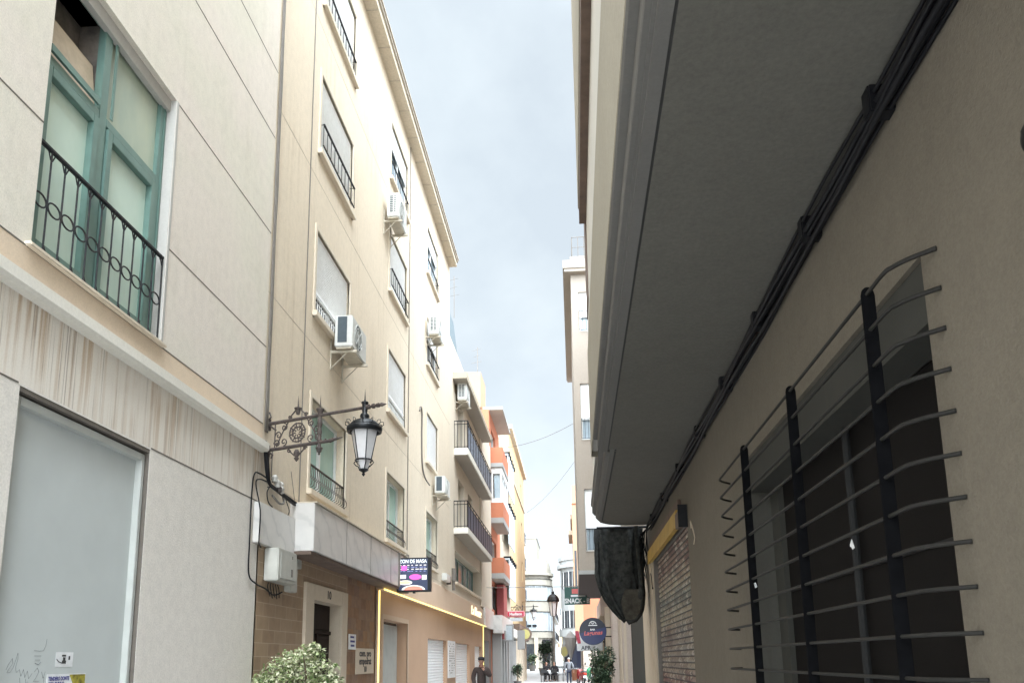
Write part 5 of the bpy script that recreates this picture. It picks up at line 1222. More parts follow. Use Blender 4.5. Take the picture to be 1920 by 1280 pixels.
# sticker covered roller shutter and yellow sign
w = MB(); z = 3.62
while z > 0.05:
    w.prism([FR.p(12.04, z, -0.07), FR.p(12.04, z - 0.05, -0.045), FR.p(12.04, z - 0.094, -0.07), FR.p(12.04, z - 0.094, -0.085), FR.p(12.04, z, -0.085)], (0, 4.92, 0)); z -= 0.1
w.build('roller_shutter', 'sticker_slats', r1)['label'] = 'roller shutter covered in faded stickers'
w = MB(); w.fbox(FR, 12.0, 12.04, 0, 3.72, -0.08, -0.01); w.fbox(FR, 16.96, 17.1, 0, 3.72, -0.08, 0.02); w.fbox(FR, 12.04, 16.96, 3.62, 3.72, -0.09, -0.02); w.build('shutter_guide', 'cable_grey', r1)
w = MB(); w.fbox(FR, 17.2, 17.9, 0, 3.9, 0.002, 0.05); w.build('pilaster', 'limestone', r1)
w = MB(); w.fbox(FR, 17.95, 20.0, 0, 3.9, 0.002, 0.05); w.build('pilaster', 'limestone', r1)
o = thing('shop_sign', 'faded yellow fascia board over the sticker-covered shutter', 'sign', FR.p(14.5, 3.55, 0.05))
w = MB(); w.prism([FR.p(12.5, 3.62, 0.03), FR.p(12.5, 3.60, 0.12), FR.p(12.5, 3.88, 0.10), FR.p(12.5, 3.90, 0.03)], (0, 4.9, 0)); w.build('board', 'yellow', o)
w = MB(); w.fbox(FR, 12.5, 17.4, 3.905, 4.05, 0.01, 0.06); w.build('top_box', 'brown', o)
w = MB(); w.fbox(FR, 11.95, 12.45, 3.56, 3.80, 0.02, 0.12); w.build('end_box', 'brown', o, bevel=0.01)
w = MB(); w.fbox(FR, 11.92, 11.948, 3.52, 3.86, 0.0, 0.14); w.build('end_plate', 'cable', o)
w = MB(); w.fbox(FR, 17.4, 17.5, 3.4, 3.9, 0.02, 0.08); w.build('end_light', 'limestone', o)
w = MB(); w.tube([FR.p(11.2, 3.25, 0.02), FR.p(11.2, 3.42, 0.05), FR.p(11.3, 3.5, 0.05), FR.p(11.42, 3.42, 0.03)], 0.009, 6); w.tube([FR.p(11.2, 3.25, 0.02), FR.p(11.25, 3.16, 0.03)], 0.007, 5); o = w.build('wall_hook', 'limestone'); place(o, FR.p(11.3, 3.2)); tag(o, 'pale curled wall hook between the shutter and the barred window', 'hook')

# dark debris net hanging from the far end of the overhang
net = thing('net', 'dark gathered netting hanging from the far end of the right overhang', 'netting', (1.1, 18.2, 2.4))
prof = [(4.52, 0.50, 1.60), (4.3, 0.49, 1.58), (4.1, 0.50, 1.59), (3.9, 0.49, 1.57), (3.7, 0.50, 1.59), (3.5, 0.49, 1.57), (3.35, 0.52, 1.58), (3.2, 0.55, 1.57), (3.05, 0.60, 1.58), (2.9, 0.67, 1.57), (2.78, 0.75, 1.56), (2.66, 0.84, 1.54), (2.56, 0.93, 1.50), (2.48, 1.0, 1.44), (2.43, 1.08, 1.36)]
rings = []
for i, (z, xa, xb) in enumerate(prof):
    ring = []
    for k in range(96):
        t = 2 * math.pi * k / 96; cx_ = (xa + xb) / 2; rx = (xb - xa) / 2
        fold = 0.10 * math.sin(11 * t + z * 1.2) + 0.07 * math.sin(19 * t - z * 2.3) + 0.05 * math.sin(31 * t + z * 5.0) + random.uniform(-0.03, 0.03)
        bulge = 0.16 + 0.12 * math.sin(math.pi * min(1, (4.52 - z) / 2.1))
        sgn = lambda q: math.copysign(abs(q) ** 0.45, q)
        ring.append((cx_ + rx * sgn(math.cos(t)) * (1 + 0.15 * fold), 18.2 + bulge * sgn(math.sin(t)) * (1 + 2.2 * fold), z + 0.04 * math.sin(5 * t) * (i == len(prof) - 1)))
    rings.append(ring)
w = MB(); w.loft(rings, caps=True); w.build('net_cloth', 'net', net, smooth=True)
w = MB(); w.tube(spl([(1.42, 17.72, 4.5), (1.45, 17.70, 3.6), (1.46, 17.75, 3.0), (1.36, 17.9, 2.55), (1.15, 17.95, 2.40)], 6), [0.05] * 12 + [0.08] * 13, 8); w.build('net_edge', 'net', net, smooth=True)
w = MB(); w.loft([[(1.12, 17.76, 3.1), (1.44, 17.72, 3.1)], [(1.02, 17.70, 2.85), (1.46, 17.70, 2.85)], [(1.05, 17.72, 2.6), (1.42, 17.74, 2.6)], [(1.12, 17.86, 2.44), (1.30, 17.86, 2.44)]], closed=False); w.build('pale_lining', 'net_pale', net, smooth=True)
w = MB(); w.tube([(0.55, 18.0, 4.52), (1.70, 18.0, 4.52)], 0.03, 6); w.build('hanging_bar', 'cable', net)

# ------------------------------------------------------------------ second right building
FRE = Frame((0.2, 27, 0), (1, 0, 0), (0, -1, 0))
r2 = thing('building', 'pale grey-beige building with blue-shuttered windows rising behind the right overhang', 'building', (2, 27, 0))
w = MB(); hol2 = [(0.26, 1.36, 13.1, 14.6, 0.14), (0.22, 1.42, 9.1, 11.15, 0.14), (0.25, 1.45, 5.2, 7.35, 0.14)]
wall_grid(w, FRE, 0, 8.0, 4.5, 16.0, hol2); shell(w, FRE, 0, 8.0, 4.5, 16.0, 11)
w.build('wall', 'rfar_wall', r2)
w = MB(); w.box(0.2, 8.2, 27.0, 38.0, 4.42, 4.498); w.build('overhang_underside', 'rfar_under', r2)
w = MB(); w.box(0.19, 1.6, 26.97, 26.998, 4.42, 4.55); w.box(0.17, 0.199, 26.97, 38.0, 4.42, 4.55); w.build('string_course', 'white_wall', r2)
for h in hol2:
    window(r2, FRE, h[0], h[1], h[2], h[3], 0.14, glass='pane_sky', cover=0.62 if h[2] < 13 else 0.6, surround=0.0, sill=False, rail=dict(h=0.75, w=0.05))
w = MB(); w.box(-0.07, 4.0, 26.72, 38.6, 15.42, 15.72); w.box(-0.03, 4.0, 26.76, 38.5, 15.3, 15.418); w.build('cornice', 'rfar_wall', r2)
w = MB()
for x in (0.28, 0.5, 0.72, 0.94): w.tube([(x, 27.0, 15.9), (x, 27.0, 16.75)], 0.012, 4)
w.tube([(0.28, 27.0, 16.75), (1.6, 27.0, 16.75)], 0.015, 4); w.tube([(0.28, 27.0, 16.35), (1.6, 27.0, 16.35)], 0.012, 4); w.tube([(0.28, 27.0, 16.75), (0.28, 33, 16.75)], 0.015, 4); w.build('roof_railing', 'cable_grey', r2)
w = MB(); w.box(1.22, 8, 27.4, 45.0, 0.0, 4.42); w.build('ground_floor_wall', 'pink_stone', r2)
w = MB(); w.box(1.24, 1.42, 27.0, 27.4, 0, 4.42); w.build('pilaster', 'pink_stone', r2)
w = MB(); w.box(1.55, 1.84, 26.9, 27.4, 0, 4.42); w.build('pilaster', 'pink_stone', r2)
w = MB(); w.box(1.42, 1.55, 27.1, 27.4, 0, 4.4); w.build('pilaster_inset', 'limestone', r2)
w = MB(); w.box(1.60, 1.68, 26.885, 26.9, 0, 4.4); w.build('pilaster_inset', 'limestone', r2)
w = MB(); w.box(1.85, 2.3, 20.25, 27.0, 0, 4.42); w.build('passage_wall', 'lintel_grey', r2)
w = MB(); w.box(1.8, 9, 20.25, 26.96, 4.425, 14.0); w.build('unseen_blocker_wing', 'rfar_wall', r2)  # unseen block added to close the gap and cut light on the left facades
w = MB(); w.box(1.17, 1.219, 29.0, 33.5, 0, 3.0); w.build('shop_window', 'dark_room', r2)
for y in (28.2, 34.0, 35.5): w = MB(); w.box(1.05, 1.218, y, y + 0.45, 0, 3.4); w.build('pilaster', 'limestone', r2)
# farther right buildings
FRS = Frame((0.05, 0, 0), (0, 1, 0), (-1, 0, 0))
r3 = thing('building', 'orange building peeping out behind the pale grey-beige one on the right', 'building', (0.6, 62, 0))
w = MB(); w.box(0.0, 8, 55, 80, 3.4, 12.3); w.build('wall', 'orange', r3)
w = MB(); w.box(0.03, 8, 54.9, 70, 12.3, 13.6); w.build('attic', 'peach', r3)
w = MB(); w.box(-0.12, 0.0, 55.5, 66, 11.3, 11.6); w.box(-0.28, 0.0, 55.5, 60, 10.2, 10.5); w.build('balcony', 'cream', r3)
w = MB(); w.box(0.01, 0.6, 54.98, 54.999, 3.4, 12.2); w.build('side_wall', 'peach', r3)
w = MB(); w.box(-0.02, -0.001, 57, 58.5, 8.6, 9.8); w.box(0.1, 0.25, 54.96, 54.98, 6.3, 9.0); w.build('window', 'pane_dark', r3)
w = MB(); w.box(0.5, 8, 54.9, 80, 0.0, 3.4); w.build('ground_floor_wall', 'pink_stone', r3)
# ------------------------------------------------------------------ signs
rs = thing('round_sign', 'round navy bar sign with white emblem and red script under the right overhang', 'sign', (0.57, 27.6, 2.5))
SX, SY, SZ = 0.60, 27.55, 2.54; RS = 0.46
w = MB(); w.prism([(SX + RS * math.cos(t), SY, SZ + RS * math.sin(t)) for t in [k * math.pi / 20 for k in range(40)]], (0, 0.09, 0)); w.build('disc', 'sign_navy', rs)
w = MB(); w.prism([(SX + (RS - 0.01) * math.cos(t), SY - 0.004, SZ + (RS - 0.01) * math.sin(t)) for t in [math.pi + 0.15 + k * (math.pi + 0.15) / 18 for k in range(19)]], (0, 0.003, 0)); w.build('lower_field', 'sign_blue', rs)
w = MB(); w.tube([(SX + 0.11 * math.cos(t), SY - 0.005, SZ + 0.24 + 0.09 * math.sin(t)) for t in [k * math.pi / 8 for k in range(9)]], 0.014, 4); w.box(SX - 0.15, SX + 0.15, SY - 0.006, SY - 0.002, SZ + 0.185, SZ + 0.215)
w.tube([(SX - 0.05, SY - 0.005, SZ + 0.29), (SX + 0.0, SY - 0.005, SZ + 0.24), (SX + 0.05, SY - 0.005, SZ + 0.29)], 0.013, 4); w.build('emblem', 'sign_white', rs)
text_part('lettering', 'BAR', 0.075, (SX - 0.01, SY - 0.004, SZ + 0.055), (1, 0, 0), (0, 0, 1), 'sign_white', rs, extrude=0.002, offset=0.003, sx=1.2)
text_part('lettering', 'Lagunas', 0.20, (SX, SY - 0.008, SZ - 0.06), (1, 0, 0.04), (0, 0, 1), 'sign_script', rs, extrude=0.003, offset=0.004, shear=0.2)
w = MB(); w.box(SX + 0.4, 1.24, SY + 0.03, SY + 0.06, SZ + 0.1, SZ + 0.14); w.box(SX + 0.4, 1.24, SY + 0.03, SY + 0.06, SZ - 0.2, SZ - 0.16); w.build('bracket', 'cable', rs)
o = thing('snack_sign', 'green sign reading SNACK B hanging from a wire across the street', 'sign', (0.1, 36, 4.05))
w = MB(); w.box(-0.43, 0.70, 36.0, 36.08, 4.02, 4.33); w.build('board', 'sign_green', o)
text_part('lettering', 'SNACK - B', 0.29, (0.13, 35.99, 4.175), (1, 0, 0), (0, 0, 1), 'sign_white', o, extrude=0.004, offset=0.010, sx=0.80)
w = MB(); w.box(-0.43, 0.58, 36.01, 36.07, 4.335, 4.80); w.build('upper_board', 'sign_green', o)
w = MB(); w.box(-0.1, 0.3, 36.0, 36.012, 4.5, 4.72); w.build('picture', 'sign_script', o)
w = MB(); w.box(-0.15, 0.5, 36.0, 36.012, 4.37, 4.45); w.box(0.35, 0.56, 36.0, 36.012, 4.5, 4.75); w.build('stripe', 'sign_white', o)
w = MB(); w.tube([(-0.18, 36.04, 4.8), (-0.18, 36.04, 5.2)], 0.015, 4); w.box(-0.5, 1.3, 36.03, 36.06, 4.82, 4.85); w.build('hanger', 'cable', o)
def wire(p, q, sag, lab, r=0.012):
    p, q = Vector(p), Vector(q); w = MB()
    w.tube([p.lerp(q, t / 12) - Vector((0, 0, sag * 4 * (t / 12) * (1 - t / 12))) for t in range(13)], r, 4)
    o = w.build('overhead_wire', 'cable_grey'); place(o, p); tag(o, lab, 'wire')
wire((-4, 36.0, 4.86), (1.2, 36.0, 4.84), 0.02, 'thin straight wire over the green snack sign')
wire((-3.4, 60, 12.7), (0.3, 45.0, 12.9), 0.3, 'thin wire rising to the right across the sky above the round corner house')
wire((-4.0, 44.0, 13.5), (0.2, 38.0, 13.0), 0.25, 'faint highest wire crossing the sky from the orange building')
o = thing('pharmacy_sign', 'red and white sign board reading Madison over the left shops', 'sign', (-3.1, 44, 3.9))
w = MB(); w.box(-3.72, -2.72, 44.0, 44.12, 3.94, 4.28); w.build('board', 'sign_pink', o, bevel=0.05)
w = MB(); w.box(-3.66, -2.78, 43.99, 43.999, 3.99, 4.23); w.build('field', 'sign_red', o)
text_part('lettering', 'Madison', 0.22, (-3.22, 43.985, 4.10), (1, 0, 0), (0, 0, 1), 'sign_white', o, extrude=0.004, offset=0.008, sx=0.95)
w = MB(); w.box(-3.55, -2.85, 44.0, 44.08, 3.72, 3.90); w.build('lower_board', 'awning_grey', o)
w = MB(); w.box(-4.0, -3.7, 44.04, 44.08, 4.1, 4.14); w.build('bracket', 'cable', o)
def box_sign(label, x0, x1, y, z0, z1, mat, mat2=None, txt=None, tm='ink', size=0.2, name='shop_sign'):
    o = thing(name, label, 'sign', ((x0 + x1) / 2, y, z0))
    w = MB(); w.box(x0, x1, y, y + 0.12, z0, z1); w.build('board', mat, o, bevel=0.02)
    w = MB(); w.box(-4.0 if x0 < -1 else x1, x0 if x0 < -1 else 1.25, y + 0.05, y + 0.09, (z0 + z1) / 2 - 0.03, (z0 + z1) / 2 + 0.03); w.build('bracket', 'cable', o)
    if mat2: w = MB(); w.box(x0 + 0.08, x1 - 0.08, y - 0.006, y - 0.001, z0 + 0.08, z1 - 0.08); w.build('panel', mat2, o)
    if txt: text_part('lettering', txt, size, ((x0 + x1) / 2, y - 0.012, (z0 + z1) / 2), (1, 0, 0), (0, 0, 1), tm, o, extrude=0.003, offset=0.004)
    return o
box_sign('square white sign box beneath the red and white board', -3.62, -3.08, 40.5, 2.55, 3.40, 'white_wall', 'awning_grey')
box_sign('narrow pale sign box behind the square white one', -3.2, -2.78, 44.6, 2.2, 3.25, 'white_wall')
box_sign('small striped white sign low over the left pilasters', -3.75, -3.35, 39.2, 2.55, 3.05, 'white_wall', 'red_panel')
o = thing('shop_sign', 'olive round shop sign beyond the white sign boxes', 'sign', (-3.0, 50, 2.9))
w = MB(); w.prism([(-3.10 + 0.42 * math.cos(t), 50.0, 3.2 + 0.42 * math.sin(t)) for t in [k * math.pi / 12 for k in range(24)]], (0, 0.1, 0)); w.build('disc', 'brown', o)
w = MB(); w.prism([(-3.10 + 0.30 * math.cos(t), 49.99, 3.2 + 0.30 * math.sin(t)) for t in [k * math.pi / 12 for k in range(24)]], (0, 0.005, 0)); w.build('panel', 'sign_yellow', o)
w = MB(); w.box(-4.0, -3.5, 50.03, 50.07, 3.18, 3.24); w.build('bracket', 'cable', o)
o = box_sign('white and red sign reading APR partly behind the round navy sign', 0.05, 1.1, 33.0, 1.95, 2.65, 'sign_white')
text_part('lettering', 'APR', 0.22, (0.42, 32.99, 2.06), (1, 0, 0), (0, 0, 1), 'sign_navy', o, extrude=0.003, offset=0.004)
w = MB(); w.prism([(0.0, 32.98, 2.75), (0.14, 32.98, 2.75), (0.22, 32.98, 2.25), (0.08, 32.98, 2.25)], (0, 0.02, 0)); w.build('red_flash', 'sign_red', o)
o = thing('round_sign', 'small dark oval sign with a pale rim far down the street', 'sign', (-0.9, 70, 1.5))
w = MB(); w.prism([(-0.95 + 0.36 * math.cos(t), 70, 2.35 + 0.5 * math.sin(t)) for t in [k * math.pi / 12 for k in range(24)]], (0, 0.1, 0)); w.build('rim', 'white_wall', o)
w = MB(); w.prism([(-0.95 + 0.26 * math.cos(t), 69.99, 2.32 + 0.42 * math.sin(t)) for t in [k * math.pi / 12 for k in range(24)]], (0, 0.005, 0)); w.build('panel', 'sign_yellow', o)
w = MB(); w.tube([(-0.95, 70.05, gz(70) - 0.05), (-0.95, 70.05, 1.9)], 0.04, 6); w.build('post', 'cable', o)
o = thing('parasol', 'closed pale grey parasol in front of the far bar front', 'parasol', (-0.4, 66, gz(66)))
w = MB(); w.lathe((-0.4, 66, 0), [(0.03, 1.6), (0.42, 2.75), (0.50, 3.35), (0.30, 3.6), (0.02, 3.9)], 10); w.build('canopy', 'white_wall', o)
w = MB(); w.lathe((-0.4, 65.98, 0), [(0.3, 3.0), (0.46, 3.25), (0.4, 3.42)], 10); w.build('band', 'awning_grey', o)
w = MB(); w.tube([(-0.4, 66, gz(66) - 0.02), (-0.4, 66, 1.7)], 0.03, 6); w.build('pole', 'cable', o)

# street lamp on a post
pl = thing('street_lamp', 'black lantern on a tall slender post in the middle distance', 'street lamp', (-1.55, 59, gz(59)), 'lanterns along the street')
ploc = pl.location.copy(); pl.location = (0, 0, 0)
w = MB(); w.lathe((0, 0, 0), [(0.22, -0.05), (0.22, 0.3), (0.12, 0.5), (0.10, 1.2), (0.07, 1.4), (0.05, 4.3), (0.08, 4.4), (0.05, 4.5), (0.12, 4.6)], 10); w.build('post', 'cable_grey', pl)
w = MB()
rt, rb = 0.36, 0.2; zb, zt = 4.6, 5.7
w.lathe((0, 0, 0), [(rb, zb), (rt, zt)], 6, 0.3); w.build('glass', 'lamp_glass', pl)
w = MB()
for i in range(6):
    a = 0.3 + i * math.pi / 3; w.tube([(rt * math.cos(a), rt * math.sin(a), zt), (rb * math.cos(a), rb * math.sin(a), zb)], 0.025, 5)
w.build('rib', 'lamp_black', pl)
w = MB(); w.lathe((0, 0, 0), [(0.44, 5.62), (0.47, 5.72), (0.40, 5.95), (0.22, 6.15), (0.10, 6.2), (0.10, 6.35), (0.03, 6.42), (0.005, 6.75)], 12); w.build('dome', 'lamp_black', pl)
pl.location = ploc

# ------------------------------------------------------------------ plants
def potted(name, label, loc, crown_c, rad, n, size, mats, clumps, pot='terracotta', pot_r=0.28, pot_h=0.5, trunk_r=0.03, stems=1):
    o = thing(name, label, 'plant', loc)
    x, y, z = loc
    w = MB(); w.lathe((x, y, z), [(pot_r * 0.7, 0), (pot_r, pot_h * 0.9), (pot_r * 1.08, pot_h * 0.9), (pot_r * 1.08, pot_h), (pot_r * 0.95, pot_h)], 18, caps=False); w.lathe((x, y, z + pot_h * 0.9), [(0.0, 0), (pot_r * 0.95, 0.0)], 18, caps=False); p = w.build('pot', pot, o)
    w = MB(); w.lathe((x, y, z + pot_h * 0.88), [(0.001, 0.01), (pot_r * 0.93, 0)], 14, caps=False); w.build('soil', 'soil', p)
    w = MB(); C0 = Vector(crown_c)
    for s in range(stems):
        b0 = Vector((x + jit(0.04), y + jit(0.04), z + pot_h * 0.85)); mid = C0 + Vector((jit(rad[0] * .3), jit(rad[1] * .3), -rad[2] * 0.4))
        w.tube(spl([b0, b0.lerp(mid, 0.5) + Vector((jit(.04), jit(.04), 0)), mid], 4), trunk_r, 6)
        for _ in range(9):
            a = random.uniform(0, 2 * math.pi); e = C0 + Vector((math.cos(a) * rad[0] * 0.75, math.sin(a) * rad[1] * 0.75, random.uniform(-0.3, 0.7) * rad[2]))
            w.tube([mid, mid.lerp(e, 0.5) + Vector((0, 0, 0.05)), e], [trunk_r * 0.6, trunk_r * 0.4, trunk_r * 0.15], 5)
    w.build('trunk', 'bark', o)
    w = MB(); leaves(w, crown_c, rad, n, size, len(mats), clumps); w.build('crown', mats, o)
    return o
cl = [((-0.72, 0, -0.05), 0.42), ((-0.35, 0.2, 0.35), 0.45), ((0.0, -0.2, 0.30), 0.5), ((0.30, 0.1, 0.62), 0.36), ((0.05, 0.3, -0.1), 0.6), ((0.62, 0, 0.12), 0.42), ((0.88, 0.1, -0.18), 0.28), ((-0.3, -0.3, -0.35), 0.55), ((0.45, -0.3, -0.4), 0.45), ((-0.6, 0.2, -0.5), 0.35), ((-0.9, 0, -0.1), 0.2), ((0.0, 0.0, -0.7), 0.45)]
potted('potted_ficus', 'bushy variegated pale green ficus in a pot beside the number 10 doorway', (-3.42, 9.9, 0), (-3.45, 9.9, 1.42), (0.50, 0.48, 0.46), 5200, 0.062, ['leaf_a', 'leaf_b', 'leaf_c', 'leaf_b', 'leaf_c'], cl, stems=2)
cl2 = [((jit(.55), jit(.5), jit(.7)), 0.48) for _ in range(12)] + [((0, 0, 0), 0.95), ((0, 0, 0.3), 0.7), ((0, 0, -0.4), 0.7)]
potted('potted_shrub', 'dark green leafy shrub in a pot at the foot of the right pilasters', (0.74, 24, 0), (0.74, 24, 1.17), (0.41, 0.4, 0.72), 8500, 0.075, ['leaf_d', 'leaf_e', 'leaf_f', 'leaf_d'], cl2, pot='pot_grey', stems=2)
cl3 = [((0, 0, 0), 0.9), ((0.3, 0, 0.4), 0.5), ((-0.3, 0, 0.3), 0.5)]
potted('potted_plant', 'potted green plant beside the left shop pilasters', (-3.35, 46.5, gz(46)), (-3.35, 46.5, 1.0), (0.35, 0.35, 0.5), 500, 0.14, ['leaf_d', 'leaf_e', 'leaf_f'], cl3, pot='pot_grey', pot_r=0.22, pot_h=0.45)
potted('potted_plant', 'slender dark potted plant before the round corner house door', (-5.9, 88, gz(88)), (-5.9, 88, 2.3), (0.45, 0.4, 1.1), 350, 0.28, ['leaf_d', 'leaf_e', 'leaf_f'], cl3, pot='pot_grey', pot_r=0.4, pot_h=0.8)
potted('potted_plant', 'wide dark potted plant beside the glass door of the round corner house', (-4.6, 86, gz(86)), (-4.6, 86, 1.7), (0.6, 0.4, 0.7), 350, 0.28, ['leaf_d', 'leaf_e', 'leaf_f'], cl3, pot='pot_grey', pot_r=0.4, pot_h=0.6)
potted('potted_tree', 'dark leafy plant screening the tables in front of the far alley', (-2.9, 72, gz(72)), (-2.7, 72, 2.2), (0.75, 0.5, 1.3), 800, 0.26, ['leaf_d', 'leaf_e', 'cable'], cl3, pot='pot_grey', pot_r=0.4, pot_h=0.6)

# ------------------------------------------------------------------ people
def skin_mesh(name, chains, mat, parent, sub=1):
    """chains: lists of (x, y, z, r); first vertex of a later chain may repeat an earlier one to branch from it"""
    bm = bmesh.new(); me = bpy.data.meshes.new(name); idx = {}; vs = []; es = []; rs = []
    for ch in chains:
        prev = None
        for (x, y, z, r) in ch:
            key = (round(x, 4), round(y, 4), round(z, 4))
            if key not in idx: idx[key] = len(vs); vs.append((x, y, z)); rs.append(r)
            i = idx[key]
            if prev is not None and prev != i: es.append((prev, i))
            prev = i
    me.from_pydata(vs, es, []); bm.free()
    o = bpy.data.objects.new(name, me); COL.objects.link(o)
    sk = o.modifiers.new('skin', 'SKIN'); sk.use_smooth_shade = True; sk.branch_smoothing = 0.6
    for i, r in enumerate(rs): me.skin_vertices[0].data[i].radius = (r, r)
    seen = set(); adj = {i: [] for i in range(len(vs))}
    for a, b in es: adj[a].append(b); adj[b].append(a)
    for i in range(len(vs)):
        if i in seen: continue
        me.skin_vertices[0].data[i].use_root = True; st_ = [i]
        while st_:
            q = st_.pop()
            if q in seen: continue
            seen.add(q); st_ += adj[q]
    ss = o.modifiers.new('sub', 'SUBSURF'); ss.levels = sub; ss.render_levels = sub
    dg = bpy.context.evaluated_depsgraph_get(); dg.update()
    m2 = bpy.data.meshes.new_from_object(o.evaluated_get(dg)); m2.name = name
    bpy.data.objects.remove(o)
    m2.materials.clear(); m2.materials.append(M[mat])
    for p_ in m2.polygons: p_.use_smooth = True; p_.material_index = 0
    o = bpy.data.objects.new(name, m2); COL.objects.link(o); o.parent = parent
    return o
def hand(px, py, pz, dx, dy, dz, side=1):
    """palm and five fingers hanging along (dx,dy,dz)"""
    d = Vector((dx, dy, dz)).normalized(); s = d.cross(Vector((0, 1, 0.1))).normalized() * side; n = d.cross(s).normalized(); p = Vector((px, py, pz)); out = []
    palm = p + d * 0.07
    out.append([(*p, 0.024), (*palm, 0.033)])
    for k, (o_, l) in enumerate(((-0.03, 0.062), (-0.01, 0.075), (0.012, 0.07), (0.032, 0.055))):
        a = palm + s * o_ + d * 0.02; b = a + d * l * 0.5 + n * 0.008; c = b + d * l * 0.45 + n * 0.02
        out.append([(*a, 0.010), (*b, 0.009), (*c, 0.008)])
    a = p + s * -0.03 + d * 0.02; b = a + s * -0.025 + d * 0.03; c = b + d * 0.03 + n * 0.012
    out.append([(*a, 0.012), (*b, 0.010), (*c, 0.009)])
    return out
def person(label, loc, rotz, pose, top='cloth_black', bottom='cloth_navy', hair='hair_dark', cap=None, H=1.72, group=None, extras=None):
    """figure faces -y in its own frame"""
    o = thing('person', label, 'person', (0, 0, 0), group)
    k = H / 1.75
    hp = pose.get('hip', 0.93); sh = hp + 0.50; lean = pose.get('lean', 0.0)
    S_ = lambda x, y, z, r: (x * k, y * k, z * k, r * k)
    nx = -lean
    hip = (0, 0, hp)
    neck = (0, nx, sh + 0.09); head = (0, nx - 0.03, sh + 0.19); crown = (0, nx - 0.01, sh + 0.29)
    torso = [S_(0, 0, hp - 0.02, .125), S_(0, nx * .2, hp + 0.12, .12), S_(0, nx * .6, hp + 0.30, .14), S_(0, nx * .9, sh - 0.04, .13), S_(0, nx, sh + 0.03, .075), S_(*neck, .052), S_(0, nx - 0.02, sh + 0.15, .072), S_(*head, .088), S_(*crown, .07)]
    chains = [torso]; cloth_t = [torso[:4] + [S_(0, nx, sh + 0.04, .07)]]; cloth_b = []; hands = []; shoes = []
    for side in (-1, 1):
        e, wr, hd = pose['armL' if side < 0 else 'armR']
        shp = (side * 0.175, nx * 0.95, sh - 0.02)
        arm = [S_(0, nx * .9, sh - 0.04, .13), S_(*shp, .062), S_(*e, .045), S_(*wr, .03)]
        chains.append(arm); cloth_t.append([arm[0], S_(*shp, .075), S_(*e, .057), S_(wr[0], wr[1], wr[2], .042)])
        hc = hand(wr[0] * k, wr[1] * k, wr[2] * k, *hd, side=side); chains.append([arm[-1], (*hc[0][1][:3], hc[0][1][3])]); chains += hc[1:]
        kn, an = pose['legL' if side < 0 else 'legR']
        hj = (side * 0.09, 0, hp - 0.06)
        leg = [S_(0, 0, hp - 0.02, .125), S_(*hj, .085), S_(*kn, .055), S_(*an, .038)]
        toe = (an[0] + side * 0.02, an[1] - 0.17, an[2] - 0.06)
        chains.append(leg + [S_(*toe, .03)])
        cloth_b.append([S_(0, 0, hp - 0.0, .128), S_(*hj, .097), S_(*kn, .072), S_(an[0], an[1], an[2] + 0.01, .056)])
        shoes.append([S_(an[0], an[1] + 0.04, an[2] - 0.045, .042), S_(an[0], an[1] - 0.05, an[2] - 0.05, .042), S_(*toe, .035)])
    # nose and ears
    hx, hy, hz = head
    chains.append([S_(hx, hy - 0.075, hz + 0.02, .014), S_(hx, hy - 0.105, hz - 0.015, .016), S_(hx, hy - 0.08, hz - 0.025, .012)])
    for s in (-1, 1): chains.append([S_(hx + s * 0.078, hy + 0.01, hz + 0.015, .014), S_(hx + s * 0.092, hy + 0.02, hz - 0.01, .014)])
    body = skin_mesh('body', chains, 'skin', o, 1)
    skin_mesh('jacket', [[(a, b, c, r * 1.12 + 0.012 * k) for (a, b, c, r) in ch] for ch in cloth_t], top, o, 1)
    skin_mesh('trousers', cloth_b, bottom, o, 1)
    for s_ in shoes: skin_mesh('shoe', [s_], 'rubber', o, 1)
    for (sx) in (-1, 1):
        w = MB(); w.lathe((hx * k + sx * 0.032 * k, (hy - 0.083) * k, (hz + 0.012) * k), [(0.002, -0.008), (0.011, 0), (0.002, 0.008)], 6); w.build('eye', 'hair_dark', o)
    w = MB(); w.box((hx - 0.025) * k, (hx + 0.025) * k, (hy - 0.092) * k, (hy - 0.07) * k, (hz - 0.052) * k, (hz - 0.044) * k); w.build('mouth', 'cloth_red', o)
    skin_mesh('hair', [[S_(hx, hy + 0.035, hz - 0.02, .082), S_(hx, hy + 0.025, hz + 0.045, .094), S_(hx, hy + 0.01, hz + 0.09, .075)]], hair, o, 1)
    if cap:
        w = MB(); w.lathe((hx * k, (hy + 0.0) * k, (hz + 0.045) * k), [(0.095 * k, -0.005), (0.102 * k, 0.04 * k), (0.085 * k, 0.085 * k), (0.01, 0.10 * k)], 14); w.build('cap', cap, o, smooth=True)
    if extras: extras(o, k, sh, hp, nx)
    o.location = loc; o.rotation_euler = (0, 0, rotz)
    return o
def man1_extra(o, k, sh, hp, nx):
    w = MB(); w.tube([(0.16 * math.cos(t) * k, (0.135 * math.sin(t) - 0.0) * k, (hp + 0.0) * k) for t in [q * math.pi / 8 for q in range(16)]], 0.018 * k, 6, closed=True); w.build('shirt_hem', 'cloth_white', o)
    w = MB(); w.tube([(-0.06 * k, (nx - 0.10) * k, (sh + 0.08) * k), (0.0, (nx - 0.12) * k, (sh + 0.03) * k), (0.06 * k, (nx - 0.10) * k, (sh + 0.08) * k)], 0.03 * k, 6); w.build('collar', 'cloth_red', o, smooth=True)
stand = dict(legL=((-0.10, -0.02, 0.50), (-0.11, 0.02, 0.09)), legR=((0.10, -0.02, 0.50), (0.11, 0.02, 0.09)))
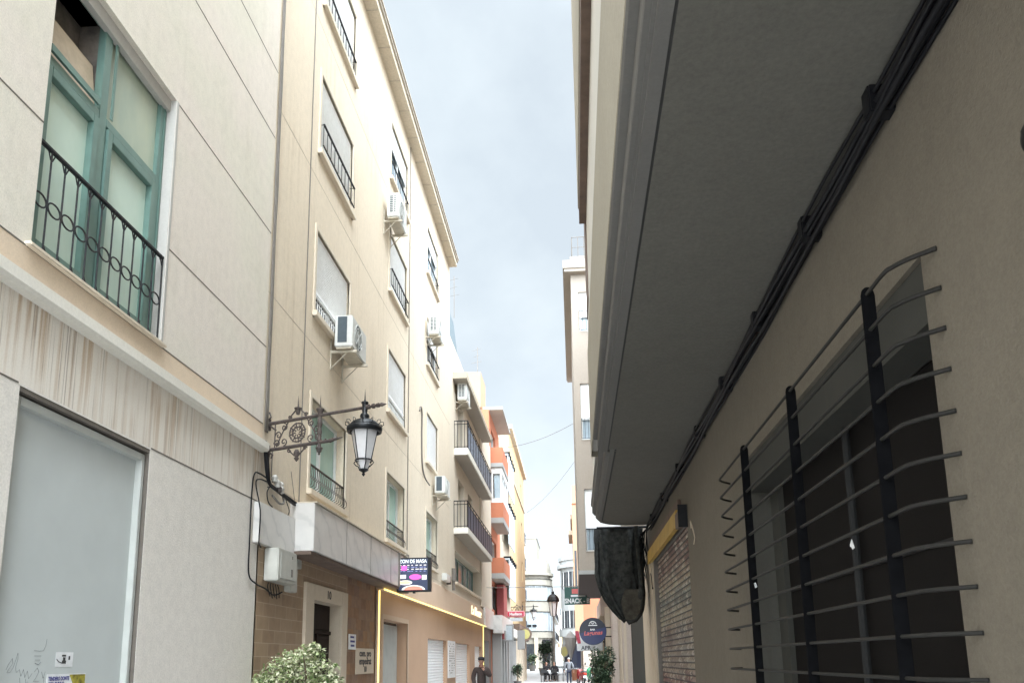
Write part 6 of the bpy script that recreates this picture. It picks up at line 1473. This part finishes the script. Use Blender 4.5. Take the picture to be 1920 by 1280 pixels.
person('man in a dark jacket by the tan shop, one hand raised to his mouth', (-2.80, 24.0, 0), 0.12,
       dict(armL=((-0.25, 0.02, 1.14), (-0.20, -0.12, 0.92), (0.3, -0.3, -1)), armR=((0.27, -0.06, 1.17), (0.06, -0.20, 1.38), (-0.45, 0.15, 0.8)), **stand), top='cloth_brown', bottom='cloth_black', cap='cloth_black', H=1.72, extras=man1_extra)
person('pedestrian with white hair, grey jacket and dark trousers walking away', (-0.46, 51, gz(51)), math.pi + 0.05,
       dict(armL=((-0.27, 0.05, 1.17), (-0.30, -0.05, 0.93), (0, -0.2, -1)), armR=((0.27, 0.02, 1.17), (0.29, -0.04, 0.93), (0, -0.1, -1)), legL=((-0.10, -0.10, 0.50), (-0.11, -0.14, 0.09)), legR=((0.10, 0.02, 0.50), (0.11, 0.16, 0.12)), lean=0.04), top='cloth_grey', bottom='cloth_navy', hair='hair_white', H=1.70)
seat = lambda: dict(hip=0.56, lean=0.12, armL=((-0.26, -0.12, 0.80), (-0.14, -0.34, 0.80), (0.3, -1, 0)), armR=((0.26, -0.12, 0.80), (0.14, -0.34, 0.80), (-0.3, -1, 0)), legL=((-0.13, -0.42, 0.50), (-0.13, -0.40, 0.09)), legR=((0.13, -0.42, 0.50), (0.13, -0.40, 0.09)))
YT = 57.0; ZT = gz(YT)
person('person in black seated on the left behind the white cafe table', (-2.12, YT + 0.55, ZT), 0.25, seat(), top='cloth_black', bottom='cloth_black')
person('person in black seated on the right behind the white cafe table', (-1.50, YT + 0.60, ZT), -0.35, seat(), top='cloth_black', bottom='cloth_black')
# cafe table and chairs
o = thing('cafe_table', 'small white-topped cafe table with dark legs', 'table', (-1.85, YT, ZT))
w = MB(); w.box(-2.30, -1.42, YT - 0.4, YT + 0.3, ZT + 0.72, ZT + 0.76); w.build('table_top', 'sign_white', o, bevel=0.01)
for (x, y) in ((-2.24, -0.34), (-1.48, -0.34), (-2.24, 0.24), (-1.48, 0.24)):
    w = MB(); w.box(x - 0.025, x + 0.025, YT + y - 0.025, YT + y + 0.025, ZT, ZT + 0.72); w.build('leg', 'cable', o)
def chair(x, y, rz, label):
    o = thing('cafe_chair', label, 'chair', (0, 0, 0), 'chairs at the cafe table')
    w = MB(); w.box(-0.22, 0.22, -0.22, 0.22, 0.43, 0.46); w.build('seat', 'scooter_black', o, bevel=0.01)
    w = MB(); w.box(-0.21, 0.21, 0.20, 0.225, 0.62, 0.86); w.build('backrest', 'scooter_black', o, bevel=0.008)
    for (a, b, h) in ((-0.2, -0.2, 0.43), (0.2, -0.2, 0.43), (-0.2, 0.21, 0.86), (0.2, 0.21, 0.86)):
        w = MB(); w.tube([(a, b, 0), (a, b, h)], 0.017, 5); w.build('leg', 'scooter_black', o)
    o.location = (x, y, gz(y)); o.rotation_euler = (0, 0, rz); return o
chair(-2.12, YT + 0.62, 0.25, 'black chair under the left seated person'); chair(-1.50, YT + 0.68, -0.35, 'black chair under the right seated person')
chair(-2.22, YT - 0.85, math.pi, 'empty black chair on the near left side of the cafe table'); chair(-1.50, YT - 0.85, math.pi - 0.2, 'empty black chair on the near right side of the cafe table')
chair(-1.12, YT - 0.1, -1.4, 'empty black chair at the right end of the cafe table')
w = MB(); w.lathe((-0.0, 58.5, gz(58)), [(0.30, 0), (0.38, 0.75), (0.42, 0.8), (0.36, 0.8)], 12); o = w.build('planter', 'terracotta'); place(o, (0, 58.5, gz(58))); tag(o, 'brown planter tub between the walker and the scooter', 'planter')

# ------------------------------------------------------------------ scooters (rear towards the camera)
def scooter(loc, rz, body, label, lean=0.06):
    o = thing('scooter', label, 'scooter', (0, 0, 0), 'scooters parked on the right')
    def wheel(y, r=0.26):
        w = MB(); w.tube([(0, y + (r - 0.05) * math.cos(t), r + (r - 0.05) * math.sin(t)) for t in [q * math.pi / 10 for q in range(20)]], 0.055, 8, closed=True); wh = w.build('wheel', 'rubber', o, smooth=True)
        w = MB(); w.lathe((0, 0, 0), [(0.02, -0.04), (0.14, -0.03), (0.14, 0.03), (0.02, 0.04)], 12)
        w.v = [(z_, y + x_, r + y_) for (x_, y_, z_) in w.v]; w.build('rim', 'chrome', wh)
    wheel(0.0); wheel(1.25)
    def blob(name, secs, mat):
        w = MB(); rings = []
        for (y, z, hw, hh) in secs: rings.append([(hw * math.copysign(abs(math.cos(t)) ** 0.7, math.cos(t)), y, z + hh * math.copysign(abs(math.sin(t)) ** 0.7, math.sin(t))) for t in [q * math.pi / 7 for q in range(14)]])
        w.loft(rings, caps=True); return w.build(name, mat, o, smooth=True)
    blob('rear_body', [(-0.28, 0.70, 0.06, 0.06), (-0.22, 0.68, 0.14, 0.12), (0.0, 0.62, 0.19, 0.17), (0.3, 0.55, 0.18, 0.18), (0.5, 0.42, 0.16, 0.14), (0.8, 0.30, 0.15, 0.07), (1.0, 0.35, 0.14, 0.10)], body)
    blob('seat', [(-0.25, 0.80, 0.10, 0.03), (-0.1, 0.83, 0.15, 0.05), (0.25, 0.80, 0.15, 0.05), (0.5, 0.76, 0.10, 0.04)], 'scooter_black')
    blob('front_shield', [(0.92, 0.65, 0.22, 0.32), (1.0, 0.66, 0.20, 0.34), (1.08, 0.66, 0.10, 0.25)], body)
    blob('front_mudguard', [(1.0, 0.45, 0.06, 0.05), (1.2, 0.55, 0.08, 0.05), (1.45, 0.45, 0.06, 0.04)], body)
    w = MB(); w.tube(spl([(-0.34, 0.90, 1.02), (-0.15, 0.98, 1.05), (0, 1.0, 1.02), (0.15, 0.98, 1.05), (0.34, 0.90, 1.02)], 3), 0.018, 6); w.tube([(0, 1.0, 0.9), (0, 1.0, 1.03)], 0.04, 6); w.build('handlebar', 'scooter_black', o)
    for s in (-1, 1):
        w = MB(); w.tube([(s * 0.24, 0.95, 1.04), (s * 0.30, 0.93, 1.22)], 0.008, 4); w.prism([(s * 0.31 + 0.06 * math.cos(t), 0.92, 1.26 + 0.04 * math.sin(t)) for t in [q * math.pi / 5 for q in range(10)]], (0, 0.015, 0)); w.build('mirror', 'scooter_black', o)
    w = MB(); w.box(-0.09, 0.09, -0.30, -0.27, 0.66, 0.74); w.build('tail_light', 'tail_red', o, bevel=0.01)
    w = MB(); w.box(-0.10, 0.10, -0.31, -0.30, 0.44, 0.58); w.build('number_plate', 'sign_white', o)
    blob('rear_mudguard', [(-0.30, 0.36, 0.06, 0.05), (-0.20, 0.52, 0.09, 0.04), (0.1, 0.56, 0.09, 0.04)], 'scooter_black')
    w = MB(); w.tube([(0.14, -0.25, 0.36), (0.15, 0.1, 0.28), (0.12, 0.4, 0.26)], [0.05, 0.05, 0.03], 8); w.build('exhaust', 'chrome', o, smooth=True)
    o.location = loc; o.rotation_euler = (0, lean, rz); return o
scooter((0.42, 50.5, gz(50)), 0.25, 'scooter_red', 'dark red scooter seen from behind beside the leafy shrub')
scooter((0.98, 53.2, gz(53)), 0.15, 'scooter_green', 'green scooter parked behind and to the right of the dark red one')
